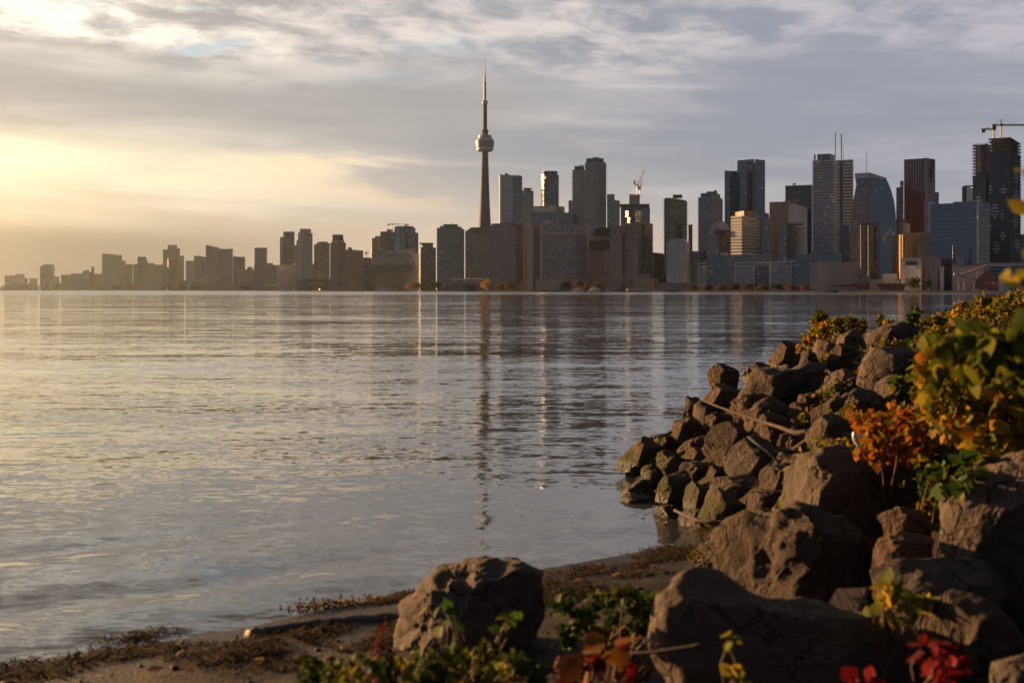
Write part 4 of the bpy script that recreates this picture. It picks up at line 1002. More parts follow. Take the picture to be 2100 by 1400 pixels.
        MB().add(v, [(0, 1, 3, 2), (4, 6, 7, 5), (0, 4, 5, 1), (2, 3, 7, 6), (1, 5, 7, 3), (0, 2, 6, 4)]).build('gallery', cm, root)
        for i in range(nleg):
            P = A.lerp(B, (i + .3) / nleg) - o
            MB().tube([(P.x - .6, P.y, 0), (P.x, P.y, P.z - .9)], .22, 4).tube([(P.x + .6, P.y, 0), (P.x, P.y, P.z - .9)], .22, 4).build('trestle', dm, root)
    # low jetties, pavilions and sheds further west
    bld('low glassy pavilion roof beside the marina', 'pavilion', 'pavilion', 6, [('pavilion', 545, 600, 585, 'green_hall', {'d': 14}), ('mint_roof', 543, 602, 583, 'mint_roof', {'ybot': 585, 'd': 16, 'dy': -1})])
    bld('low arched music stage roof on the quay', 'stage_shelter', 'shelter', 10, [('arched_roof', 635, 664, 577, 'pale_wall', {'ybot': 586, 'kind': 'poly', 'd': 14, 'poly': [(635, 581), (645, 578.5), (655, 580.5), (664, 584), (664, 586), (655, 583), (645, 581), (635, 584)]}), ('stage_wall', 640, 662, 586, 'far_dark', {'d': 8, 'dy': 3})])
    bld('dark low hall behind the marina boats', H_, lb, 26, [('hall', 608, 684, 572, 'far_dark', {'d': 16}), ('hall', 684, 735, 578, 'rose_condo', {'d': 14})], LF)
    bld('pale tent roofs on the quay by the curved dark hall', 'tent_roof', 'tent', 8, [('tent', 406, 424, 566, 'far_light', {'ybot': 578, 'kind': 'poly', 'd': 10, 'poly': [(404, 578), (412, 568), (420, 564), (427, 563), (420, 574), (416, 578)]}), ('tent', 440, 456, 563, 'lit_stone', {'ybot': 578, 'kind': 'poly', 'd': 10, 'dy': 2, 'poly': [(440, 576), (447, 566), (456, 562), (458, 566), (450, 574), (446, 578)]})])
    bld('small tan quay sheds below the ribbed pale office', H_, lb, 10, [('shed', 425, 470, 577, 'far_grey', {'d': 10}), ('shed', 470, 545, 584, 'far_tan', {'d': 8})], LF)
    bld('low pavilion among the trees by the tan hotel', 'pavilion', 'pavilion', 10, [('pavilion', 1210, 1252, 582, 'dusk_block', {'d': 10}), ('flat_roof', 1208, 1254, 580.5, 'dark_slab', {'ybot': 582, 'd': 12, 'dy': -1})])
    bld('low grey ferry hall at the foot of the serrated dark condo', 'ferry_hall', 'low building', 8, [('hall', 1348, 1440, 580, 'concrete', {'d': 12}), ('pale_roof', 1372, 1416, 577, 'pale_wall', {'ybot': 580, 'd': 10, 'dy': 1})])


H_ = 'low_building'


# ------------------------------------------------------------------ leaf shapes (shared by far trees and near plants)
def leaf_cloud(rng, centres, n, size, tilt=1.0, shape='leaf'):
    """n small leaves scattered round centres (k,4: x,y,z,radius); returns verts, faces (quads folded on the midrib: 6 verts, 2 quads)"""
    C = np.asarray(centres)
    w = C[:, 3] ** 2; w = w / w.sum()
    idx = rng.choice(len(C), n, p=w)
    d = rng.normal(size=(n, 3)); d /= np.linalg.norm(d, axis=1)[:, None]
    r = rng.uniform(0.25, 1.0, n) ** 0.5
    pos = C[idx, :3] + d * (r * C[idx, 3])[:, None]
    return leaves_at(rng, pos, d, size, tilt)


def leaves_at(rng, pos, out, size, tilt=1.0, droop=0.3):
    n = len(pos)
    nrm = out * 0.6 + rng.normal(size=(n, 3)) * tilt + np.array([0, 0, 0.5])
    nrm /= np.linalg.norm(nrm, axis=1)[:, None]
    a = rng.normal(size=(n, 3)) + out * 0.8 - np.array([0, 0, droop])
    a -= (a * nrm).sum(1)[:, None] * nrm
    a /= np.linalg.norm(a, axis=1)[:, None] + 1e-9
    b = np.cross(nrm, a)
    s = size * rng.uniform(0.6, 1.35, n)[:, None]
    w = s * rng.uniform(0.36, 0.5, n)[:, None]
    fold = s * 0.14
    base, tip = pos, pos + a * s - nrm * s * 0.16
    m1 = pos + a * s * 0.36; m2 = pos + a * s * 0.72 - nrm * s * 0.05
    V = np.stack([base, m1 + b * w - nrm * fold * -1, m2 + b * w * 0.62 + nrm * fold * .5, tip, m2 - b * w * 0.62 + nrm * fold * .5, m1 - b * w + nrm * fold], 1).reshape(-1, 3)
    k = np.arange(n)[:, None] * 6
    Fq = np.concatenate([k + np.array([[0, 1, 2, 3]]), k + np.array([[0, 3, 4, 5]])], 0)
    return V, Fq


def mat_leaf(name, cols, trans=0.35, rough=0.7):
    """leaves whose colour differs from leaf to leaf"""
    m, nt, p = new_mat(name)
    geo = nt.nodes.new('ShaderNodeNewGeometry')
    f = E(nt, geo.outputs['Random Per Island'])
    n = noise(nt, geo.outputs['Position'], 14.0, 3, 0.6)
    k = len(cols)
    c = ramp(nt, f, [((i + 0.5) / k, cc) for i, cc in enumerate(cols)])
    c = mix(nt, 1.0, c, comb(nt, n * 0.7 + 0.65, n * 0.7 + 0.65, n * 0.7 + 0.65), 'MULTIPLY')
    nt.links.new(c, p.inputs['Base Color']); p.inputs['Roughness'].default_value = rough
    p.inputs['Specular IOR Level'].default_value = 0.12
    tr = nt.nodes.new('ShaderNodeBsdfTranslucent'); nt.links.new(c, tr.inputs['Color'])
    mx = nt.nodes.new('ShaderNodeMixShader'); mx.inputs[0].default_value = trans
    nt.links.new(p.outputs[0], mx.inputs[1]); nt.links.new(tr.outputs[0], mx.inputs[2])
    out = [q for q in nt.nodes if q.type == 'OUTPUT_MATERIAL'][0]
    nt.links.new(mx.outputs[0], out.inputs['Surface'])
    return m


def build_far_trees():
    dk = mat_leaf('far_dark_green', [(.03, .04, .018), (.045, .05, .022), (.06, .055, .025)], .2)
    ol = mat_leaf('far_olive', [(.075, .075, .025), (.10, .09, .03), (.12, .085, .03)], .25)
    gd = mat_leaf('far_gold', [(.34, .19, .04), (.42, .23, .045), (.26, .17, .04)], .3)
    rs = mat_leaf('far_russet', [(.11, .062, .036), (.14, .07, .036), (.08, .055, .03)], .25)
    bark = plain('far_bark', (.05, .038, .03))
    rng = np.random.default_rng(5)
    G = 'trees along the far shore'
    row = []
    def T_(px, ytop, w, m, label, dY=8, cone=False): row.append((px, ytop, w, m, label, dY, cone))
    for px, yt, w, lab in ((14, 583, 30, 'dark rounded tree below the pale hazy end blocks'), (38, 580, 34, 'broad dark tree beside the hazy end blocks'), (66, 579, 30, 'dark tree before the tiny pale block'), (96, 580, 30, 'dark tree under the lone square tower'), (121, 579, 28, 'dark tree between the lone tower and the low terminal'), (206, 583, 26, 'dark tree under the brown silo block'), (236, 582, 28, 'dark tree under the tall tan slab'), (270, 583, 26, 'dark tree under the joined squat towers')):
        T_(px, yt, w, dk, lab)
    for px, yt, w, lab in ((322, 581, 24, 'olive tree before the long low white hall'), (345, 578, 26, 'wide olive tree before the drum building'), (372, 577, 30, 'tallest olive tree beside the white fronted hall'), (396, 580, 26, 'olive tree beside the pale tent roofs')):
        T_(px, yt, w, ol, lab)
    for px, yt, w, lab in ((440, 583, 22, 'dark tree beneath the pale tent roofs'), (500, 584, 24, 'dark tree under the ribbed pale office'), (530, 583, 22, 'dark tree beside the glassy pavilion')):
        T_(px, yt, w, dk, lab)
    T_(838, 580, 16, gd, 'small golden tree before the long terminal hall')
    for px, yt, w, lab in ((856, 577, 20, 'dark tree beside the small golden tree'), (874, 575, 22, 'dark tree at the end of the terminal hall'), (891, 576, 20, 'dark tree at the foot of the jagged green condo'), (915, 583, 20, 'low dark tree before the terraced glasshouse'), (940, 584, 24, 'low spreading dark tree along the glasshouse'), (965, 583, 22, 'dark bushy tree beside the large golden tree')):
        T_(px, yt, w, dk, lab, 6)
    T_(998, 573, 30, gd, 'large golden tree beside the terraced glasshouse', 7)
    T_(1022, 577, 24, rs, 'russet tree under the brown grid slab', 7)
    T_(1045, 575, 24, rs, 'taller russet tree under the brown grid slab', 7)
    T_(1070, 580, 22, ol, 'olive tree at the hotel corner', 6)
    T_(1107, 573, 26, gd, 'round golden tree in front of the tan hotel piers', 7)
    T_(1133, 573, 30, gd, 'wide golden tree in front of the tan hotel', 7)
    for px, yt, w, lab in ((1160, 575, 26, 'russet tree beside the wide golden tree'), (1184, 574, 26, 'tall russet tree under the tan hotel'), (1206, 577, 22, 'russet tree at the hotel end pier')):
        T_(px, yt, w, rs, lab)
    T_(1228, 573, 24, ol, 'olive tree before the red grid block')
    T_(1279, 579, 16, rs, 'small russet tree before the slanted concrete hall', 5)
    T_(1341, 568, 18, rs, 'dark pointed tree beside the slanted concrete hall', 6, True)
    T_(1374, 574, 14, rs, 'small pointed tree before the white framed condo', 6, True)
    for i, (px, yt, w, lab) in enumerate(((1420, 582, 22, 'russet tree beside the white framed condo'), (1447, 580, 26, 'russet tree at the first white framed office'), (1478, 581, 26, 'russet tree in the middle of the first framed office'), (1505, 580, 24, 'russet tree between the first and second framed offices'), (1533, 579, 28, 'russet tree before the second framed office'), (1562, 581, 26, 'low russet tree at the end of the second framed office'), (1592, 580, 26, 'russet tree before the third framed office'), (1622, 581, 28, 'wide russet tree before the third framed office'), (1648, 582, 22, 'russet tree beside the speckled concrete cube'))):
        T_(px, yt, w, rs if i % 3 else dk, lab, 5)
    T_(1873, 567, 38, dk, 'broad black green tree before the white plant building', 4)
    T_(1905, 562, 24, dk, 'pointed black green tree beside the concrete silo', 4, True)
    for px, yt, w, m, lab, dY, cone in row:
        Y = shoreY(px) + dY
        X = (px - CX) / F * Y
        H = zpx(yt, Y) - LANDZ
        rw = w / 2 / F * Y
        root = empty('shore_tree', (X, Y, LANDZ - .05), lab, 'tree', G)
        th = H * .25
        b = MB().tube([(0, 0, 0), (rw * .03, 0, th), (-rw * .04, 0, H * .6)], [H * .03 + .05, H * .022 + .04, .05], 6)
        for k in range(3):
            a = k * 2.1
            b.tube([(0, 0, th * 1.05), (math.cos(a) * rw * .5, math.sin(a) * rw * .5, H * .55)], [H * .014 + .03, .04], 5)
        b.build('trunk', bark, root)
        cs = []
        for k in range(9):
            a, q = rng.uniform(0, 6.3), rng.uniform(.30, .92)
            rr = rw * (1.0 - q) * 1.1 if cone else rw * math.sqrt(max(.05, 1 - ((q - .48) / .55) ** 2))
            cs.append((math.cos(a) * rr * .55, math.sin(a) * rr * .55, H * q * .9 + .05, max(.3, rr * .52)))
        V, Fq = leaf_cloud(rng, cs, 620, max(.34, rw * .17), 1.2)
        V[:, 2] = np.clip(V[:, 2], .15, None)
        V[:, 2] *= H / max(V[:, 2].max(), .1)
        np_obj('crown', V, Fq, m, root, smooth=False)


def hull_mb(L, W, H, z0=0.0):
    """boat hull along x, bow at +x"""
    b = MB(); n = 12; v, f = [], []
    for i in range(n + 1):
        u = i / n; x = -L / 2 + L * u
        w = W / 2 * (1 - max(0, (u - .45) / .55) ** 2.2) * (0.86 + .14 * min(1, u * 4))
        sh = H * (1 + .35 * max(0, u - .5) ** 2 * 4 * .5)
        v += [(x, -w * .65, z0 - .35), (x, -w, z0 + sh), (x, w, z0 + sh), (x, w * .65, z0 - .35)]
    for i in range(n):
        o = i * 4
        for k in range(4): f.append((o + k, o + (k + 1) % 4, o + 4 + (k + 1) % 4, o + 4 + k))
    f.append((3, 2, 1, 0)); f.append(tuple(n * 4 + k for k in range(4)))
    return b.add(v, f)


def build_boats():
    white = plain('boat_white', (.62, .62, .64), .35, .05, .5)
    glassm = plain('boat_glass', (.03, .035, .045), .12, .1, .5)
    darkh = plain('boat_dark', (.03, .035, .05), .35, .1, .5)
    wood = plain('boat_orange', (.42, .22, .08), .5, .15, .5)
    def boat(label, px0, px1, decks, dY=-14, hull=white, sup=white, mast=0.0, flip=1, cat='boat', name='motor_boat', hh=1.8):
        pm = (px0 + px1) / 2; Y = shoreY(pm) + dY
        L = (px1 - px0) / F * Y; W = L * .24
        root = empty(name, ((pm - CX) / F * Y, Y, 0), label, cat)
        root.rotation_euler = (0, 0, 0 if flip > 0 else math.pi)
        hull_mb(L, W, hh).build('hull', hull, root)
        z = hh
        for i, (a, bq, h) in enumerate(decks):
            MB().box(-L / 2 + L * a, -L / 2 + L * bq, -W * .40 + .1 * i, W * .40 - .1 * i, z + .003, z + h).build('cabin', sup, root)
            g = MB().box(-L / 2 + L * a + L * .02, -L / 2 + L * bq + .05, -W * .40 + .1 * i - .05, W * .40 - .1 * i + .05, z + h * .45, z + h * .82)
            g.build('window_band', glassm, root)
            MB().box(-L / 2 + L * a - .4, -L / 2 + L * bq + .3, -W * .42, W * .42, z + h + .003, z + h + .18).build('deck_roof', sup, root)
            z += h + .19
        if mast: MB().tube([(0, 0, z - .2), (-.3, 0, z + mast)], [.12, .06], 5).build('mast', sup, root)
    boat('large white triple decked yacht moored before the terminal hall', 773, 816, [(.05, .82, 2.7), (.1, .68, 2.5), (.2, .55, 2.2)], mast=4, name='motor_yacht', hh=2.8)
    boat('orange lit wooden tour boat beside the large white yacht', 724, 742, [(.1, .75, 2.6), (.2, .6, 1.8)], hull=wood, sup=wood, mast=5, name='tour_boat')
    boat('small blue and white boat between the tour boat and the yacht', 740, 756, [(.25, .7, 2.2)], hull=darkh, mast=4)
    boat('grey white cabin cruiser at the marina edge', 571, 596, [(.12, .8, 2.4), (.25, .6, 1.9)], mast=4)
    boat('low white launch near the arched stage roof', 601, 626, [(.3, .7, 1.8)], hull=white)
    boat('orange lit houseboat before the arched stage roof', 640, 664, [(.08, .85, 2.6)], hull=wood, sup=wood)
    boat('dark schooner hull with two decks by the curved shed', 686, 716, [(.2, .8, 2.4), (.3, .6, 1.8)], hull=darkh, sup=wood, mast=9, name='schooner')
    boat('tiny dark skiff alone below the hazy end blocks', 67, 74, [(.3, .7, .9)], hull=darkh, dY=-40, name='skiff', hh=.8)
    boat('white motor yacht moored below the red grid block', 1175, 1206, [(.1, .75, 2.2), (.25, .6, 1.7)], mast=4, dY=-9, name='motor_yacht')
    boat('second white yacht moored ahead of the yacht by the red grid block', 1206, 1238, [(.15, .8, 2.2), (.3, .62, 1.7)], mast=5, dY=-9, name='motor_yacht')
    boat('small white runabout behind the island ferry', 1246, 1266, [(.3, .7, 1.6)], dY=-9, hh=1.2)
    boat('long low island ferry with a white upper deck', 1284, 1322, [(.04, .94, 2.3)], hull=darkh, mast=3, dY=-10, name='ferry', cat='ferry', hh=1.6)
    # yellow glints by the marina, added as glowing heads on made-up posts
    em, nt, p = new_mat('glint_glow')
    p.inputs['Emission Color'].default_value = (1, .62, .12, 1); p.inputs['Emission Strength'].default_value = 3.0
    post = plain('glint_post', (.05, .05, .05))
    for px, py, dY, label in ((628, 580, 2, 'tall yellow glint behind the marina boats, added as a glowing head'), (655, 593, -3, 'low yellow glint at the water edge, added as a glowing head'), (342, 594, -2, 'small yellow glint at the water edge below the olive trees, added as a glow')):
        Y = shoreY(px) + dY; r = 1.35 if px > 400 else 1.1
        q = zpx(py, Y) - .2
        root = empty('quay_glint', ((px - CX) / F * Y, Y, -.5), label, 'lamp', 'yellow glints along the far quay')
        MB().tube([(0, 0, 0), (0, 0, q)], [.25, .15], 6).build('post', post, root)
        MB().lathe([(.3, q - .6 * r), (r * .8, q - .4 * r), (r, q), (r * .7, q + .5 * r), (.2, q + .7 * r)], 12).build('glint_head', em, root)


def build_bird():
    P = px_at(365, 135, 420)
    m = plain('bird_grey', (.12, .11, .11))
    root = empty('gull', P, 'tiny gull gliding high under the grey cloud', 'bird')
    MB().lathe([(.02, -.26), (.09, -.12), (.10, .06), (.05, .2), (.02, .26)], 8).build('body', m, root).rotation_euler = (0, R(90), 0)
    for s in (-1, 1):
        v = [(-.08, 0, .03), (.10, 0, .03), (.02, s * .35, .14), (-.10, s * .35, .14), (-.14, s * .75, .06), (-.06, s * .75, .06)]
        w = mesh_obj('wing', v, [(0, 1, 2, 3), (3, 2, 5, 4)], m, root)
        sm = w.modifiers.new('thick', 'SOLIDIFY'); sm.thickness = .02
    root.rotation_euler = (0, 0, R(70))


# ------------------------------------------------------------------ vectorised value noise
def vnoise(P, seed=0):
    P = np.asarray(P, float); i = np.floor(P).astype(np.int64); f = P - i
    f = f * f * f * (f * (f * 6 - 15) + 10)
    def hsh(a, b, c):
        h = (a * 374761393 + b * 668265263 + c * 2147483647 + seed * 974711) & 0xffffffff
        h = ((h ^ (h >> 13)) * 1274126177) & 0xffffffff
        h = ((h ^ (h >> 16)) * 2246822519) & 0xffffffff
        return ((h ^ (h >> 15)) & 0xffff) / 32767.5 - 1.0
    out = 0
    for dx in (0, 1):
        for dy in (0, 1):
            for dz in (0, 1):
                w = (f[:, 0] if dx else 1 - f[:, 0]) * (f[:, 1] if dy else 1 - f[:, 1]) * (f[:, 2] if dz else 1 - f[:, 2])
                out = out + w * hsh(i[:, 0] + dx, i[:, 1] + dy, i[:, 2] + dz)
    return out


_ico = {}


def ico(level):
    if level not in _ico:
        bm = bmesh.new(); bmesh.ops.create_icosphere(bm, subdivisions=level, radius=1.0)
        _ico[level] = (np.array([v.co[:] for v in bm.verts]), np.array([[v.index for v in f.verts] for f in bm.faces]))
        bm.free()
    return _ico[level]


def mat_rock(name, c0, c1, moss=0.0, wetz=0.06, scale=1.0):
    m, nt, p = new_mat(name)
    geo = nt.nodes.new('ShaderNodeNewGeometry'); oi = nt.nodes.new('ShaderNodeObjectInfo')
    pos = geo.outputs['Position']
    x, y, z = sep(nt, pos); nx, ny, nz = sep(nt, geo.outputs['Normal'])
    n1 = noise(nt, pos, 2.6 * scale, 6, 0.62); n2 = noise(nt, pos, 17 * scale, 5, 0.65); n3 = noise(nt, pos, 75 * scale, 3, 0.6)
    rnd = E(nt, oi.outputs['Random'])
    c = mix(nt, (n1 * 0.7 + n2 * 0.5 + rnd * 0.5 - 0.42).clamp(), c0, c1)
    c = mix(nt, n2.step(0.60, 0.72) * 0.55, c, tuple(v * 0.35 for v in c0))
    c = mix(nt, n3.step(0.62, 0.75) * 0.35, c, tuple(v * 1.7 for v in c1))
    c = mix(nt, noise(nt, pos, 5.5 * scale, 5, 0.6).step(0.58, 0.70) * 0.45, c, (0.155, 0.128, 0.105))
    grey = (rnd * 7.31).fract().step(0.40, 0.75) * 0.5
    c = mix(nt, grey, c, mix(nt, n2, (0.045, 0.042, 0.040), (0.125, 0.112, 0.10)))
    vo = nt.nodes.new('ShaderNodeTexVoronoi'); vo.feature = 'DISTANCE_TO_EDGE'; vo.inputs['Scale'].default_value = 2.6 * scale
    wv = nt.nodes.new('ShaderNodeVectorMath'); wv.operation = 'ADD'
    wn = nt.nodes.new('ShaderNodeTexNoise'); wn.inputs['Scale'].default_value = 4.0; wn.inputs['Detail'].default_value = 4
    nt.links.new(pos, wn.inputs['Vector']); wsc = nt.nodes.new('ShaderNodeVectorMath'); wsc.operation = 'SCALE'; wsc.inputs['Scale'].default_value = 0.45
    nt.links.new(wn.outputs['Color'], wsc.inputs[0]); nt.links.new(pos, wv.inputs[0]); nt.links.new(wsc.outputs[0], wv.inputs[1]); nt.links.new(wv.outputs[0], vo.inputs['Vector'])
    crack = (1.0 - E(nt, vo.outputs['Distance']).step(0.0, 0.045)) * n1.step(0.42, 0.56)
    c = mix(nt, crack * 0.7, c, tuple(v * 0.3 for v in c0))
    wet = 1.0 - (z + (n1 - 0.5) * 0.08).step(wetz, wetz + 0.10)
    if moss:
        mz = 1.0 - (z + (n1 - 0.5) * 0.4).step(0.20, 0.42)
        mf = (n2 * 0.5 + n1 * 0.5).step(0.39, 0.52) * mz * moss
        c = mix(nt, mf, c, mix(nt, n3, (0.015, 0.025, 0.004), (0.066, 0.070, 0.011)))
    c = mix(nt, wet * 0.75, c, (0.012, 0.012, 0.008))
    nt.links.new(c, p.inputs['Base Color'])
    nt.links.new((0.86 - wet * 0.55).v, p.inputs['Roughness'])
    p.inputs['Specular IOR Level'].default_value = 0.25
    b = nt.nodes.new('ShaderNodeBump'); b.inputs['Strength'].default_value = 1.0; b.inputs['Distance'].default_value = 0.07 / scale
    nt.links.new((n1 * 0.5 + n2 * 0.65 + n3 * 0.28 - crack * 0.45).v, b.inputs['Height'])
    nt.links.new(b.outputs[0], p.inputs['Normal'])
    return m


def rock_mesh(outline, Yc, seed, level, depth=0.9, cuts=9, rough=0.06, grain=None, planes=None):
    """a boulder whose outline from the shore follows the given photo points; centre returned"""
    rng = np.random.default_rng(seed)
    O = np.array([px_at(a, b, Yc)[:] for a, b in outline])
    c = np.array([(O[:, 0].min() + O[:, 0].max()) / 2, Yc, (O[:, 2].min() + O[:, 2].max()) / 2])
    q = O[:, [0, 2]] - c[[0, 2]]
    W = np.ptp(O[:, 0]); Hh = np.ptp(O[:, 2]); S = math.sqrt(W * Hh)
    # fine closed outline, radius by angle
    seg = []
    for a, b in zip(q, np.roll(q, -1, 0)):
        seg.append(a + (b - a) * np.linspace(0, 1, 24, endpoint=False)[:, None])
    seg = np.concatenate(seg); ang = np.arctan2(seg[:, 1], seg[:, 0]); rad = np.hypot(seg[:, 0], seg[:, 1])
    bins = np.linspace(-math.pi, math.pi, 181)
    R0 = np.zeros(180)
    k = np.clip(np.digitize(ang, bins) - 1, 0, 179)
    for i in range(180):
        sel = rad[k == i]; R0[i] = sel.max() if len(sel) else np.nan
    bad = np.isnan(R0); idx = np.arange(180)
    R0[bad] = np.interp(idx[bad], idx[~bad], R0[~bad], period=180)
    R0 = (R0 * 2 + np.roll(R0, 1) + np.roll(R0, -1)) / 4
    D, Fc = ico(level)
    phi = np.arctan2(D[:, 2], D[:, 0]); rho = np.hypot(D[:, 0], D[:, 2])
    Rr = np.interp(phi, (bins[:-1] + bins[1:]) / 2, R0, period=2 * math.pi)
    rp = np.clip(rho, 1e-6, 1) ** 0.62
    cosp, sinp = np.cos(phi), np.sin(phi)
    V = np.stack([Rr * cosp * rp, np.sign(D[:, 1]) * np.abs(D[:, 1]) ** 0.8 * depth * S * 0.5, Rr * sinp * rp], 1)
    # broken faces
    for i in range(cuts):
        n = rng.normal(size=3) * np.array([0.85, 0.40, 0.75]); n[1] -= 0.62 if i % 4 else -0.6
        n /= np.linalg.norm(n)
        pr = V @ n; mx = pr.max()
        d = mx * rng.uniform(0.55, 0.86)
        over = np.maximum(pr - d, 0)
        V -= (over * 0.97)[:, None] * n
    # the faces every boulder of the bank shows: one struck flank toward the low sun, a tilted top, a front
    for n, fr in (planes or [((-.80 + rng.uniform(-.2, .2), -.50 + rng.uniform(-.2, .2), .30 + rng.uniform(-.2, .3)), rng.uniform(.45, .68)),
                             ((rng.uniform(-.1, .4), -.35, .9), rng.uniform(.6, .8)), ((.35 + rng.uniform(-.2, .2), -.9, .15), rng.uniform(.5, .7))]):
        n = np.array(n, float); n /= np.linalg.norm(n)
        pr = V @ n
        V -= (np.maximum(pr - pr.max() * fr, 0) * 0.96)[:, None] * n
    # weathering
    nn = V / (np.linalg.norm(V, axis=1)[:, None] + 1e-9)
    f = 2.3 / S
    disp = np.zeros(len(V)); a = 1.0
    off = rng.uniform(0, 50, 3)
    for o in range(7):
        Q = V * f + off
        if grain is not None: Q = Q * np.array(grain)
        nv = vnoise(Q, seed + o)
        disp += a * (nv if o % 2 == 0 else (0.5 - np.abs(nv)) * 1.2); a *= 0.56; f *= 2.05
    V += nn * (disp * rough * S)[:, None]
    lo, hi = V.min(0), V.max(0)
    for ax, ext in ((0, W), (2, Hh)):
        V[:, ax] = (V[:, ax] - (lo[ax] + hi[ax]) / 2) * ext / (hi[ax] - lo[ax])
    return V, Fc, Vector(c), S


